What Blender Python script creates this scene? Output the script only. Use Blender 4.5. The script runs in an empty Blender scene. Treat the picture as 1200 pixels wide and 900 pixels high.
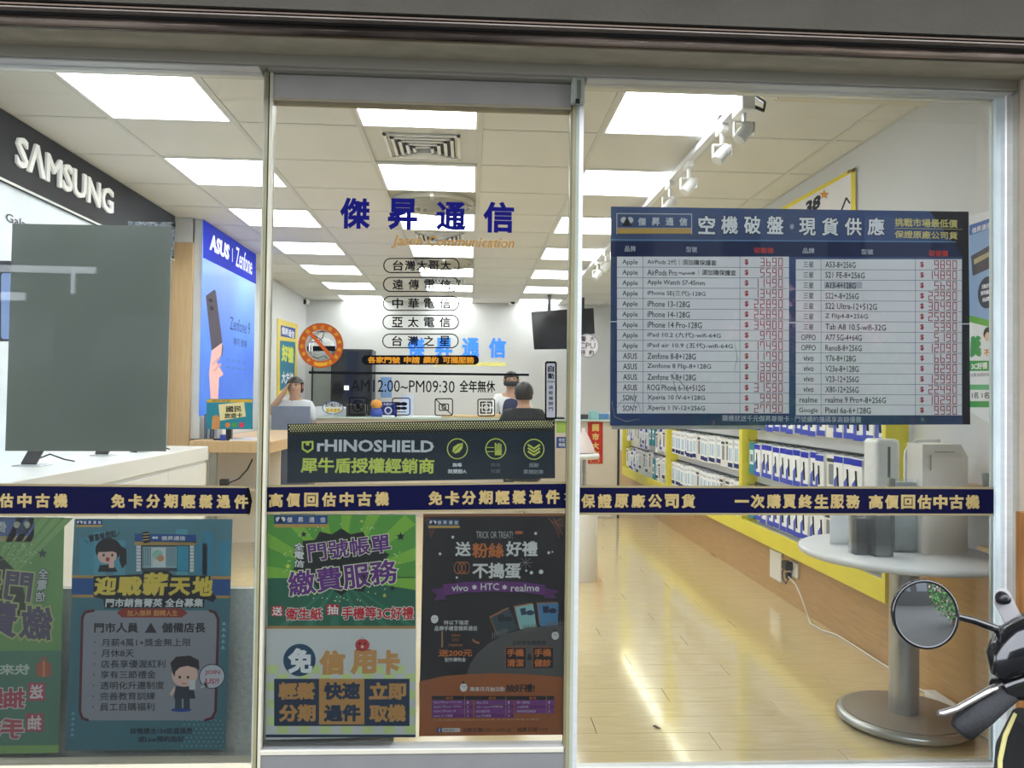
import bpy, math, random
from mathutils import Vector, Matrix
random.seed(7)
SC = bpy.context.scene
COL = SC.collection
PI = math.pi
# ------------------------------------------------------------------ camera, world, light, exposure
F, YAW, PITCH, ROLL, CAMH = 932.77, 0.053095, 0.019619, 0.012845, 1.26
fw = Vector((math.sin(YAW)*math.cos(PITCH), math.cos(YAW)*math.cos(PITCH), math.sin(PITCH)))
rt = Vector((math.cos(YAW), -math.sin(YAW), 0)); up = rt.cross(fw)
RT = rt*math.cos(ROLL)+up*math.sin(ROLL); UP = up*math.cos(ROLL)-rt*math.sin(ROLL); FW = fw
cam = bpy.data.cameras.new('camera'); cam.sensor_width = 36; cam.lens = F/1200*36; cam.clip_start = .02
camo = bpy.data.objects.new('camera', cam); COL.objects.link(camo); SC.camera = camo
camo.matrix_world = Matrix(((RT.x, UP.x, -FW.x, 0), (RT.y, UP.y, -FW.y, 0), (RT.z, UP.z, -FW.z, CAMH), (0, 0, 0, 1)))
SC.view_settings.view_transform = 'Standard'; SC.view_settings.look = 'None'
SC.view_settings.gamma = 1; SC.view_settings.use_curve_mapping = False
SC.view_settings.exposure = 0.0
PANEL_E = 8.2
w = bpy.data.worlds.new('overcast_sky'); SC.world = w; w.use_nodes = True
wn = w.node_tree.nodes; wl = w.node_tree.links
bg = wn['Background']
tc = wn.new('ShaderNodeTexCoord'); gr = wn.new('ShaderNodeTexNoise'); gr.inputs['Scale'].default_value = 1.6
rp = wn.new('ShaderNodeValToRGB'); rp.color_ramp.elements[0].color = (.62, .70, .82, 1); rp.color_ramp.elements[1].color = (.95, .96, 1, 1)
wl.new(tc.outputs['Generated'], gr.inputs['Vector']); wl.new(gr.outputs['Fac'], rp.inputs['Fac']); wl.new(rp.outputs['Color'], bg.inputs['Color'])
bg.inputs['Strength'].default_value = 7.0
try: SC.cycles.use_denoising = True
except Exception: pass
SC.cycles.max_bounces = 10; SC.cycles.transparent_max_bounces = 24; SC.cycles.sample_clamp_indirect = 6

# ------------------------------------------------------------------ helpers
def ray(px, py): return RT*((px-600)/F)-UP*((py-450)/F)+FW
def g(px, py, X=None, Y=None, Z=None):
    d = ray(px, py)
    t = X/d.x if X is not None else Y/d.y if Y is not None else (Z-CAMH)/d.z
    return Vector((0, 0, CAMH))+d*t
def lin(c):
    if isinstance(c, str): c = tuple(int(c[i:i+2], 16)/255 for i in (0, 2, 4))
    return tuple(x/12.92 if x <= .04045 else ((x+.055)/1.055)**2.4 for x in c)+(1,)
MATS = {}
def mat(name, c, rough=.6, metal=0, var=.06, scale=8, bump=0, bscale=40, spec=.5, coat=0, stretch=None, emit=0, c2=None):
    if name in MATS: return MATS[name]
    m = bpy.data.materials.new(name); m.use_nodes = True; nt = m.node_tree; N = nt.nodes; L = nt.links
    b = N['Principled BSDF']; col = lin(c)
    t = N.new('ShaderNodeTexCoord'); mp = N.new('ShaderNodeMapping'); L.new(t.outputs['Object'], mp.inputs['Vector'])
    if stretch: mp.inputs['Scale'].default_value = stretch
    n = N.new('ShaderNodeTexNoise'); n.inputs['Scale'].default_value = scale; n.inputs['Detail'].default_value = 4
    L.new(mp.outputs['Vector'], n.inputs['Vector'])
    r = N.new('ShaderNodeValToRGB'); L.new(n.outputs['Fac'], r.inputs['Fac'])
    r.color_ramp.elements[0].position = .3; r.color_ramp.elements[1].position = .7
    e2 = lin(c2) if c2 else tuple(min(1, x*(1+var)) for x in col[:3])+(1,)
    r.color_ramp.elements[0].color = tuple(x*(1-var) for x in col[:3])+(1,) if not c2 else col
    r.color_ramp.elements[1].color = e2
    L.new(r.outputs['Color'], b.inputs['Base Color'])
    b.inputs['Roughness'].default_value = rough; b.inputs['Metallic'].default_value = metal
    b.inputs['Specular IOR Level'].default_value = spec; b.inputs['Coat Weight'].default_value = coat; b.inputs['Coat Roughness'].default_value = .12
    if bump:
        n2 = N.new('ShaderNodeTexNoise'); n2.inputs['Scale'].default_value = bscale; L.new(mp.outputs['Vector'], n2.inputs['Vector'])
        bp = N.new('ShaderNodeBump'); bp.inputs['Strength'].default_value = bump; bp.inputs['Distance'].default_value = .01
        L.new(n2.outputs['Fac'], bp.inputs['Height']); L.new(bp.outputs['Normal'], b.inputs['Normal'])
        if coat: L.new(bp.outputs['Normal'], b.inputs['Coat Normal'])
    if emit:
        L.new(r.outputs['Color'], b.inputs['Emission Color']); b.inputs['Emission Strength'].default_value = emit
    MATS[name] = m; return m
def ink(c, emit=0, rough=.6):
    return mat('ink_%s%s%s' % (c, '_lit' if emit else '', '' if rough == .6 else '_s'), c, rough=rough, var=.03, scale=5, emit=emit, spec=.06)
def glassmat(name, tint=(1, 1, 1), ior=1.5, rough=0.0, haze=0, gain=1.0):
    m = bpy.data.materials.new(name); m.use_nodes = True; nt = m.node_tree; N = nt.nodes; L = nt.links
    N.remove(N['Principled BSDF']); o = N['Material Output']
    fr = N.new('ShaderNodeFresnel'); fr.inputs['IOR'].default_value = ior
    tr = N.new('ShaderNodeBsdfTransparent'); tr.inputs['Color'].default_value = tint+(1,)
    gl = N.new('ShaderNodeBsdfGlossy'); gl.inputs['Roughness'].default_value = rough
    mx = N.new('ShaderNodeMixShader')
    mu = N.new('ShaderNodeMath'); mu.operation = 'MULTIPLY'; mu.inputs[1].default_value = gain; mu.use_clamp = True
    L.new(fr.outputs[0], mu.inputs[0]); L.new(mu.outputs[0], mx.inputs[0]); L.new(tr.outputs[0], mx.inputs[1]); L.new(gl.outputs[0], mx.inputs[2])
    last = mx
    if haze:
        df = N.new('ShaderNodeBsdfDiffuse'); df.inputs['Color'].default_value = (.85, .87, .87, 1)
        n = N.new('ShaderNodeTexNoise'); n.inputs['Scale'].default_value = 6
        m2 = N.new('ShaderNodeMath'); m2.operation = 'MULTIPLY'; m2.inputs[1].default_value = haze*2; L.new(n.outputs['Fac'], m2.inputs[0])
        mx2 = N.new('ShaderNodeMixShader'); L.new(m2.outputs[0], mx2.inputs[0]); L.new(mx.outputs[0], mx2.inputs[1]); L.new(df.outputs[0], mx2.inputs[2]); last = mx2
    L.new(last.outputs[0], o.inputs['Surface']); MATS[name] = m; return m

class MB:
    def __init__(s): s.v = []; s.f = []; s.m = []; s.mats = []; s.sm = []
    def mi(s, m):
        if m not in s.mats: s.mats.append(m)
        return s.mats.index(m)
    def add(s, vs, fs, m, smooth=False):
        o = len(s.v); i = s.mi(m); s.v += [tuple(v) for v in vs]
        for f in fs: s.f.append(tuple(o+k for k in f)); s.m.append(i); s.sm.append(smooth)
    def box(s, x0, x1, y0, y1, z0, z1, m, bev=0):
        if bev:
            b = min(bev, abs(x1-x0)/2.01, abs(y1-y0)/2.01, abs(z1-z0)/2.01); vs = []
            for (x, sx) in ((x0, 1), (x1, -1)):
                for (y, sy) in ((y0, 1), (y1, -1)):
                    for (z, sz) in ((z0, 1), (z1, -1)):
                        vs += [(x, y+sy*b, z+sz*b), (x+sx*b, y, z+sz*b), (x+sx*b, y+sy*b, z)]
            def I(a, b_, c, k): return ((a*2+b_)*2+c)*3+k
            fs = []
            for a in (0, 1): fs.append((I(a,0,0,0), I(a,0,1,0), I(a,1,1,0), I(a,1,0,0)))
            for a in (0, 1): fs.append((I(0,a,0,1), I(1,a,0,1), I(1,a,1,1), I(0,a,1,1)))
            for a in (0, 1): fs.append((I(0,0,a,2), I(0,1,a,2), I(1,1,a,2), I(1,0,a,2)))
            for a in (0, 1):
                for c in (0, 1):
                    fs.append((I(a,c,0,0), I(a,c,1,0), I(a,c,1,1), I(a,c,0,1)))
                    fs.append((I(a,0,c,0), I(a,1,c,0), I(a,1,c,2), I(a,0,c,2)))
                    fs.append((I(0,a,c,1), I(1,a,c,1), I(1,a,c,2), I(0,a,c,2)))
                    for d in (0, 1): fs.append((I(a,c,d,0), I(a,c,d,1), I(a,c,d,2)))
            s.add(vs, fs, m); return s
        vs = [(x, y, z) for x in (x0, x1) for y in (y0, y1) for z in (z0, z1)]
        s.add(vs, [(0,1,3,2), (4,6,7,5), (0,4,5,1), (2,3,7,6), (0,2,6,4), (1,5,7,3)], m); return s
    def loft(s, rings, m, cap=True, smooth=True, closed=False):
        n = len(rings[0]); vs = [p for r in rings for p in r]; fs = []
        R = len(rings)
        for a in range(R if closed else R-1):
            b = (a+1) % R
            for i in range(n): j = (i+1) % n; fs.append((a*n+i, a*n+j, b*n+j, b*n+i))
        s.add(vs, fs, m, smooth)
        if cap and not closed: s.add(rings[0], [tuple(range(n))[::-1]], m); s.add(rings[-1], [tuple(range(n))], m)
        return s
    def tube(s, pts, r, m, n=10, flat=1.0):
        pts = [Vector(p) for p in pts]; rings = []; up0 = None
        for i, p in enumerate(pts):
            d = (pts[min(i+1, len(pts)-1)]-pts[max(i-1, 0)]).normalized()
            if up0 is None: up0 = Vector((0, 0, 1)) if abs(d.z) < .9 else Vector((1, 0, 0))
            a = d.cross(up0).normalized(); b = a.cross(d).normalized(); up0 = b
            rr = r[i] if isinstance(r, (list, tuple)) else r
            rings.append([p+a*math.cos(2*PI*k/n)*rr+b*math.sin(2*PI*k/n)*rr*flat for k in range(n)])
        return s.loft(rings, m)
    def lathe(s, prof, c, m, n=40, axis='Z'):
        c = Vector(c); rings = []
        for (r, h) in prof:
            ring = []
            for k in range(n):
                a = 2*PI*k/n; x, y = r*math.cos(a), r*math.sin(a)
                ring.append(c+(Vector((x, y, h)) if axis == 'Z' else Vector((x, h, y)) if axis == 'Y' else Vector((h, x, y))))
            rings.append(ring)
        return s.loft(rings, m)
    def prism(s, pts, d, m):
        # planar outline (3D points) extruded by vector d
        d = Vector(d); n = len(pts); a = [Vector(p) for p in pts]; b = [p+d for p in a]
        s.add(a+b, [tuple(range(n)), tuple(range(2*n-1, n-1, -1))]+[(i, (i+1) % n, (i+1) % n+n, i+n) for i in range(n)], m); return s
    def build(s, name, parent=None):
        me = bpy.data.meshes.new(name); me.from_pydata(s.v, [], s.f)
        for m in s.mats: me.materials.append(m)
        if len(s.f): me.polygons.foreach_set('material_index', s.m); me.polygons.foreach_set('use_smooth', s.sm)
        me.update(); o = bpy.data.objects.new(name, me); COL.objects.link(o)
        if parent: o.parent = parent; o.matrix_parent_inverse = Matrix.Translation(-parent.location)
        return o
def tag(o, label, cat, group=None):
    o['label'] = label; o['category'] = cat
    if group: o['group'] = group
    return o
def thing(name, label, cat, loc=(0, 0, 0), group=None):
    o = bpy.data.objects.new(name, None); COL.objects.link(o); o.location = loc
    return tag(o, label, cat, group)
def struct(o): o['kind'] = 'structure'; return o
def bx(name, x0, x1, y0, y1, z0, z1, m, parent=None, bev=0): return MB().box(x0, x1, y0, y1, z0, z1, m, bev).build(name, parent)
def dup(root, delta, label=None, group=None):
    r = root.copy(); COL.objects.link(r); r.location = root.location+Vector(delta)
    if label: r['label'] = label
    if group: r['group'] = group
    for ch in list(root.children):
        c = ch.copy(); COL.objects.link(c); c.parent = r; c.matrix_parent_inverse = ch.matrix_parent_inverse.copy()
    return r

# ------------------------------------------------------------------ text and flat print
TXT = {}
def glyphs(body, weight=0.0):
    k = (body, weight)
    if k in TXT: return TXT[k]
    c = bpy.data.curves.new('lettering_source', 'FONT'); c.body = body; c.resolution_u = 2; c.space_line = 1.0
    if weight: c.bevel_depth = weight; c.bevel_resolution = 0
    o = bpy.data.objects.new('lettering_source', c); COL.objects.link(o); me = o.to_mesh()
    vs = [tuple(v.co) for v in me.vertices]; fs = []
    for p in me.polygons:
        if weight and p.center.z < -weight*.2: continue
        fs.append(tuple(p.vertices))
    o.to_mesh_clear(); bpy.data.objects.remove(o); bpy.data.curves.remove(c)
    used = sorted({i for f in fs for i in f}); mp = {j: i for i, j in enumerate(used)}
    vs = [vs[j] for j in used]; fs = [tuple(mp[i] for i in f) for f in fs]
    x0 = min(v[0] for v in vs); x1 = max(v[0] for v in vs); y0 = min(v[1] for v in vs); y1 = max(v[1] for v in vs)
    TXT[k] = (vs, fs, (x0, x1, y0, y1), max(weight, 1e-9)); return TXT[k]
class Plane:
    """a flat sheet at X or Y = value; prints are laid on it in metres (u, v) found from where they sit in the photograph"""
    def __init__(s, kind, val, vx=0, vy=0, sc=1.0, side=-1):
        s.k = kind; s.val = val; s.vx, s.vy, s.sc = vx, vy, sc; s.side = side
    def view(s, vx, vy, sc): return Plane(s.k, s.val, vx, vy, sc, s.side)
    def uv(s, x, y):
        px, py = s.vx+x/s.sc, s.vy+y/s.sc
        if s.k == 'Y': p = g(px, py, Y=s.val); return p.x, p.z
        p = g(px, py, X=s.val); return (p.y, p.z) if s.val < 0 else (-p.y, p.z)
    def P(s, u, v, off=0):
        if s.k == 'Y': return (u, s.val-off, v)
        if s.val < 0: return (s.val+off, u, v)
        return (s.val-off, -u, v)
LAY = .00035
class Print:
    def __init__(s, plane): s.p = plane; s.a = MB(); s.t = MB()
    def view(s, *a): s.p = s.p.view(*a); return s
    def poly(s, pts, m, lay=1, raw=False):
        q = pts if raw else [s.p.uv(*p) for p in pts]
        s.a.add([s.p.P(u, v, lay*LAY) for u, v in q], [tuple(range(len(q)))], m)
    def rect(s, x0, y0, x1, y1, m, lay=1): s.poly([(x0, y0), (x1, y0), (x1, y1), (x0, y1)], m, lay)
    def box2(s, x0, y0, x1, y1):
        cx, cy = (x0+x1)/2, (y0+y1)/2; u0, _ = s.p.uv(x0, cy); u1, _ = s.p.uv(x1, cy); _, v0 = s.p.uv(cx, y1); _, v1 = s.p.uv(cx, y0)
        return u0, u1, v0, v1
    def ring(s, cx, cy, r, m, lay=1, r2=0, n=36, a0=0, a1=2*PI, ry=None):
        u0, u1, v0, v1 = s.box2(cx-r, cy-(ry or r), cx+r, cy+(ry or r)); uc, vc, ru, rv = (u0+u1)/2, (v0+v1)/2, (u1-u0)/2, (v1-v0)/2
        full = abs(a1-a0-2*PI) < 1e-6
        P_ = [(math.cos(a0+(a1-a0)*k/n), math.sin(a0+(a1-a0)*k/n)) for k in range(n if full else n+1)]
        if not r2: s.a.add([s.p.P(uc+ru*c, vc+rv*d, lay*LAY) for c, d in P_], [tuple(range(len(P_)))], m); return
        k2 = r2/r; vs = []
        for c, d in P_: vs += [s.p.P(uc+ru*c, vc+rv*d, lay*LAY), s.p.P(uc+ru*c*k2, vc+rv*d*k2, lay*LAY)]
        q = len(P_); s.a.add(vs, [(2*i, 2*((i+1) % q), 2*((i+1) % q)+1, 2*i+1) for i in range(q if full else q-1)], m)
    def rrect(s, x0, y0, x1, y1, r, m, lay=1, wd=0, n=6):
        def out(x0, y0, x1, y1, r):
            o = []
            for cx, cy, a in ((x1-r, y0+r, -PI/2), (x1-r, y1-r, 0), (x0+r, y1-r, PI/2), (x0+r, y0+r, PI)):
                for k in range(n+1): t = a+PI/2*k/n; o.append((cx+r*math.cos(t), cy+r*math.sin(t)))
            return o
        A = out(x0, y0, x1, y1, r)
        if not wd: s.poly(A, m, lay); return
        B = out(x0+wd, y0+wd, x1-wd, y1-wd, max(r-wd, .01)); q = len(A)
        vs = [s.p.P(*s.p.uv(*p), lay*LAY) for p in A+B]; s.a.add(vs, [(i, (i+1) % q, (i+1) % q+q, i+q) for i in range(q)], m)
    def line(s, pts, wd, m, lay=1):
        for (xa, ya), (xb, yb) in zip(pts, pts[1:]):
            L = math.hypot(xb-xa, yb-ya) or 1; nx, ny = -(yb-ya)/L*wd/2, (xb-xa)/L*wd/2; ex, ey = (xb-xa)/L*wd/2*.6, (yb-ya)/L*wd/2*.6
            s.poly([(xa+nx-ex, ya+ny-ey), (xb+nx+ex, yb+ny+ey), (xb-nx+ex, yb-ny+ey), (xa-nx-ex, ya-ny-ey)], m, lay)
    def star(s, cx, cy, r, m, lay=1, n=5, k=.45, rot=0):
        s.poly([(cx+(r if i % 2 == 0 else r*k)*math.sin(PI*i/n+rot), cy-(r if i % 2 == 0 else r*k)*math.cos(PI*i/n+rot)) for i in range(2*n)], m, lay)
    def text(s, body, x0, y0, x1, y1, m, lay=2, w=0.0, rot=0, shear=0, mirror=False, outline=None, ow=0, grad=None):
        if outline:
            s.text(body, x0, y0, x1, y1, outline, lay, 0, rot, shear, mirror, fitw=w, weight=w+ow) if False else s._t(body, x0, y0, x1, y1, outline, lay, w+ow, rot, shear, mirror, w)
            lay += 1
        s._t(body, x0, y0, x1, y1, m, lay, w, rot, shear, mirror, w)
    def _t(s, body, x0, y0, x1, y1, m, lay, w, rot, shear, mirror, fit):
        vs, fs, bb, _ = glyphs(body, w); 
        if fit != w: bb = glyphs(body, fit)[2]
        u0, u1, v0, v1 = s.box2(x0, y0, x1, y1); uc, vc = (u0+u1)/2, (v0+v1)/2
        bw, bh = max(bb[1]-bb[0], 1e-4), max(bb[3]-bb[2], 1e-4); ca, sa = math.cos(rot), math.sin(rot); o = []
        zs = .3*LAY/max(w, .001)
        for x, y, z in vs:
            a = ((x-bb[0])/bw-.5)*(u1-u0); b = ((y-bb[2])/bh-.5)*(v1-v0)
            a += b*shear
            if mirror: a = -a
            o.append(s.p.P(uc+a*ca-b*sa, vc+a*sa+b*ca, lay*LAY+max(z, 0)*zs))
        s.t.add(o, fs, m)
    def build(s, parent, pn='print', tn='lettering'):
        if s.a.f: s.a.build(pn, parent)['kind'] = 'stuff'
        if s.t.f: s.t.build(tn, parent)['kind'] = 'stuff'
def sheet(name, plane, quad, th, m, label, cat, group=None, parent=None):
    uv = [plane.uv(*q) for q in quad]; a = [plane.P(*q) for q in uv]; back = [plane.P(u, v, -th) for u, v in uv]
    mb = MB(); mb.add(a+back, [(0,1,2,3), (7,6,5,4), (0,4,5,1), (1,5,6,2), (2,6,7,3), (3,7,4,0)], m)
    o = mb.build(name, parent)
    if label: tag(o, label, cat, group)
    return o
def text_thing(name, plane, items, m, label, cat, group=None, art=None):
    """vinyl letters stuck on the glass: one mesh"""
    pr = Print(plane)
    for it in items: pr.text(*it[0], m if len(it) < 3 else it[2], **(it[1] if len(it) > 1 else {}))
    if art: art(pr)
    if pr.a.f:
        o = len(pr.t.v)
        base = [pr.t.mi(mm) for mm in pr.a.mats]
        pr.t.v += pr.a.v; pr.t.f += [tuple(i+o for i in f) for f in pr.a.f]; pr.t.m += [base[i] for i in pr.a.m]; pr.t.sm += pr.a.sm
    ob = pr.t.build(name); tag(ob, label, cat, group); return ob

def char_thing(name, plane, items, m, label, cat):
    c0 = items[0][0]; t = thing(name, label, cat, plane.P(*plane.uv(c0[1], c0[4])))
    for a_, k_ in items:
        pr = Print(plane); pr.text(*a_, m, **k_); pr.t.build('character', t)
    return t

# ------------------------------------------------------------------ common materials
M_wall = mat('white_wall_paint', 'd8dadb', .7, var=.02, scale=2)
M_tile = mat('ceiling_tile_mineral', 'e2e1dc', .8, var=.03, scale=3, bump=.05, bscale=200)
M_grid = mat('ceiling_grid_metal', 'd6d6d2', .5, var=.02)
M_alu = mat('silver_aluminium', 'd6d7d4', .42, .4, var=.05, scale=3, stretch=(1, 1, 20))
M_alud = mat('grey_aluminium', 'aba79a', .5, .3, var=.06, scale=3, stretch=(.3, 1, 6))
M_cream = mat('cream_plaster', 'b0a78f', .75, var=.12, scale=9, bump=.3, bscale=30)
M_stucco = mat('dark_stucco', '4d493f', .85, var=.1, scale=5, bump=.3, bscale=60)
M_black = mat('black_plastic', '141416', .35, var=.1)
M_matt = mat('matt_black', '0c0c0d', .7, var=.1)
M_white = mat('white_laminate', 'f2f3f3', .3, var=.015)
M_chrome = mat('brushed_chrome', 'cfcac2', .18, 1, var=.1, scale=4, bump=.12, bscale=14, stretch=(1, 1, 6))
M_steel = mat('stainless_rail', 'b3aaa0', .22, 1, var=.15, scale=3, bump=.25, bscale=7, stretch=(1, 1, 5))
M_brown = mat('brown_rail', '574a40', .35, .7, var=.2, scale=3, stretch=(.3, 1, 10))
M_woodf = mat('floor_laminate', 'ddca9c', .10, var=.05, scale=6, stretch=(1.2, 14, 14), c2='d0b984', spec=.6, coat=.5)
M_woodw = mat('wall_wood_panel', 'cba56c', .4, scale=5, stretch=(14, 1.2, 14), c2='bb9668')
M_woodl = mat('light_wood_veneer', 'd9b98c', .45, scale=5, stretch=(14, 14, 1.2), c2='cfac7c')
M_yel = mat('yellow_laminate', 'e9da3c', .4, var=.04)
M_glass = glassmat('shop_glass', (.965, .985, .975), 1.5, 0, .006)
M_clear = glassmat('clear_acrylic', (.94, .97, .97), 1.45, .05, .08)
M_skin = mat('skin', 'c39980', .55, var=.05)
M_hair = mat('dark_hair', '17120f', .45, var=.2, scale=60)
M_navy = mat('navy_vinyl', '010228', .6, var=.1, scale=2, spec=.12)
M_beige = mat('beige_laminate', 'e3d9c8', .45, var=.03)

# ------------------------------------------------------------------ setting: interior shell
GY = 2.65                       # plane of the shop front glass
CZ = CAMH+1.365; CX0, CY0, PT = -1.793, 3.405, .61
XL, XR, YB = -2.30, 2.04, 11.28
struct(bx('wall_left', XL-.12, XL, GY+.05, YB, 0, CZ+.1, M_wall))
struct(bx('wall_back', XL-.12, XR+.12, YB, YB+.12, 0, CZ+.1, M_wall))
wr = struct(bx('wall_right', XR, XR+.12, GY+.05, YB, 0, CZ+.1, M_wall))
bx('wainscot_panel', XR-.012, XR, GY+.06, YB, .0, .60, M_woodw, wr)
mbp = MB(); yy = GY+.08
# floor with planks
fl = struct(bx('floor', XL-.1, XR+.1, GY-.02, YB, -.08, -.012, mat('floor_underlay', '7d6844', .8)))
pw = .155; row = 0; y = GY+.06
pl_mesh = {}
while y < YB-.02:
    ln = 1.22; x = XL-(row*.43 % ln)
    while x < XR:
        x0, x1 = max(x, XL), min(x+ln, XR)
        if x1-x0 > .05:
            key = round(x1-x0, 3)
            if key not in pl_mesh:
                t = MB().box(0, key-.0016, 0, min(pw, 9)-.0016, -.012, 0, M_woodf, .0008).build('plank', fl); pl_mesh[key] = t; o = t
            else: o = pl_mesh[key].copy(); COL.objects.link(o); o.parent = fl
            o.location = (x0, y, 0)
        x += ln
    y += pw; row += 1
# ceiling
ce = struct(bx('ceiling', XL-.1, XR+.1, GY-.02, YB, CZ+.02, CZ+.1, mat('ceiling_slab', '8f8c85', .9)))
gm = MB()
xs = [CX0+PT*k for k in range(0, 7)]; ys = [CY0+PT*k for k in range(-1, 13)]
xe = [XL]+[x for x in xs if XL < x < XR]+[XR]; ye = [GY+.02]+[y_ for y_ in ys if GY+.1 < y_ < YB]+[YB]
for x in xe: gm.box(x-.012, x+.012, GY+.02, YB, CZ-.002, CZ+.02, M_grid)
for y_ in ye: gm.box(XL, XR, y_-.010, y_+.010, CZ-.0015, CZ+.02, M_grid)
gm.build('grid_bar', ce)
M_diff = mat('lit_diffuser', 'ffffff', .5, var=0, emit=PANEL_E)
M_lampf = mat('lamp_frame', 'f0f0f0', .4)
M_dark = mat('vent_dark', '2a2a28', .8)
tm = None; lightproto = None; place = ['nearest the shop front', 'second from the front', 'third from the front', 'middle of its row', 'third from the back wall', 'second from the back wall', 'nearest the back wall']
colname = {0: 'Samsung fascia side', 2: 'middle', 4: 'track rail side'}
vents = {1: 'sq', 3: 'rd', 5: 'sq', 7: 'rd', 9: 'sq'}
for i in range(len(xe)-1):
    for j in range(len(ye)-1):
        x0, x1, y0, y1 = xe[i], xe[i+1], ye[j], ye[j+1]
        k = round((x0-CX0)/PT, 2); r = round((y0-CY0)/PT, 2)
        if k in (0, 2, 4) and (r >= 0) and r % 2 == 0 and y1-y0 > .4:
            c = ((x0+x1)/2, (y0+y1)/2, CZ)
            if lightproto is None:
                lightproto = t = thing('ceiling_light', '', 'light', c)
                h = PT/2-.012
                fb = MB()
                for a in ((-h, h, -h, -h+.012), (-h, h, h-.012, h), (-h, -h+.012, -h, h), (h-.012, h, -h, h)): fb.box(c[0]+a[0], c[0]+a[1], c[1]+a[2], c[1]+a[3], CZ-.004, CZ+.015, M_lampf)
                fb.build('frame', t); bx('diffuser', c[0]-h+.012, c[0]+h-.012, c[1]-h+.012, c[1]+h-.012, CZ, CZ+.012, M_diff, t)
            else: t = dup(lightproto, Vector(c)-lightproto.location)
            t['label'] = 'square lit ceiling panel in the %s row, %s' % (colname[int(k)], place[min(int(r)//2, 6)]); t['group'] = 'square lit ceiling panels'
            continue
        if k == 2 and r in vents:
            cx, cy = (x0+x1)/2, (y0+y1)/2
            if vents[r] == 'sq':
                t = thing('ceiling_vent', 'square louvred air vent in the ceiling, %s' % {1: 'behind the first middle light', 5: 'behind the third middle light', 9: 'near the back wall'}[r], 'vent', (cx, cy, CZ), 'air outlets in the ceiling')
                fm = MB()
                fm.box(x0+.012, x1-.012, y0+.012, y1-.012, CZ+.008, CZ+.014, M_grid); fm.build('panel', t)
                bx('duct', cx-.17, cx+.17, cy-.17, cy+.17, CZ+.002, CZ+.008, M_dark, t)
                for q in range(5):
                    h = .20-q*.036; sm = MB()
                    for a in ((-h, h, -h, -h+.017), (-h, h, h-.017, h), (-h, -h+.017, -h, h), (h-.017, h, -h, h)): sm.box(cx+a[0], cx+a[1], cy+a[2], cy+a[3], CZ-.004-q*.004, CZ+.006, M_lampf)
                    sm.build('louvre', t)
            else:
                t = thing('round_diffuser', 'round ringed air diffuser in the ceiling %s' % ('behind the second middle light' if r == 3 else 'behind the fourth middle light'), 'vent', (cx, cy, CZ), 'air outlets in the ceiling')
                bx('panel', x0+.012, x1-.012, y0+.012, y1-.012, CZ+.008, CZ+.014, mat('vent_panel', 'a9a698', .6), t)
                for q in range(6):
                    R = .285-q*.045
                    MB().lathe([(R, CZ+.006), (R-.012, CZ-.028-.008*q), (R-.030, CZ-.024-.008*q), (R-.02, CZ+.006)], (cx, cy, 0), mat('vent_ring', 'b8b5a8', .5), 32).build('ring', t)
                sp = MB(); sp.box(cx-.012, cx+.012, cy-.285, cy+.285, CZ-.03, CZ+.004, M_grid); sp.box(cx-.285, cx+.285, cy-.012, cy+.012, CZ-.03, CZ+.004, M_grid); sp.build('spoke', t)
            continue
        o = MB().box(x0+.013, x1-.013, y0+.011, y1-.011, CZ+.001, CZ+.012, M_tile).build('tile', ce)
# ceiling hatch close to the glass (pale box with a dark seam)
hp = [g(975, 107, Z=CZ-.05), g(1145, 110, Z=CZ-.05)]
t = thing('air_curtain', 'pale flat air outlet box on the ceiling by the front glass', 'vent', (1.55, 2.9, CZ))
bx('housing', 1.30, 1.98, GY+.08, g(1050, 124, Z=CZ-.06).y, CZ-.06, CZ, mat('pale_housing', 'd9d2c2', .5), t, .004)
bx('slot', 1.38, 1.86, GY+.24, GY+.247, CZ-.062, CZ-.0595, M_dark, t)

# ------------------------------------------------------------------ setting: shop front
def zf(py, Y, px=600): return g(px, py, Y=Y).z
X0, X1 = -2.31, 4.6
XW = -4.8
z_glass_top = zf(98, GY)
struct(bx('trim_1', XW, X1, 2.325, 2.34, zf(20.5, 2.325), 3.3, M_stucco))          # beam over the shutter
o = struct(bx('trim_2', XW, X1, 2.36, 2.375, zf(33, 2.36)-.01, zf(20, 2.36)+.05, M_matt))     # shutter slot
for a, b, mm in ((25.5, 27.5, M_brown), (29.5, 31, mat('worn_rail', '8a7f76', .5, .4, var=.2))):
    bx('guide_rail', XW, X1, 2.335, 2.37, zf(b, 2.34), zf(a, 2.34), mm, o)
mb = MB(); N_ = 90; top, bot = zf(34, 2.38), zf(50, 2.38); vs = []; fs = []
for i in range(N_+1):
    x = X0+(X1-X0)*i/N_
    for j, (q, d) in enumerate(((0, 0), (.12, -.012), (.5, -.004+random.uniform(-.0025, .0025)), (.85, -.012+random.uniform(-.002, .002)), (1, 0))):
        vs.append((x, 2.38+d, top+(bot-top)*q))
for i in range(N_):
    for j in range(4): a = i*5+j; fs.append((a, a+5, a+6, a+1))
mb.add(vs, fs, mat('patchy_chrome', 'cdb8a8', .22, .85, c2='4f463f', scale=1.6, stretch=(1, 1, 9), bump=.25, bscale=5), True); mb.box(X0, X1, 2.385, 2.397, bot, top, M_brown); struct(mb.build('trim_3'))   # stainless strip, light brown with darker patches in its colour
mb = MB(); Yc = 2.40; vs = []; fs = []; N_ = 220
zt, zb = zf(50.5, 2.40), zf(70, 2.56)
for i in range(N_+1):
    x = X0+(X1-X0)*i/N_; e = random.uniform(-.003, .003)
    vs += [(x, 2.40, zt+.004+e), (x, 2.405, zt-.012+e*.5), (x, 2.56, zb), (x, 2.60, zb)]
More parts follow.
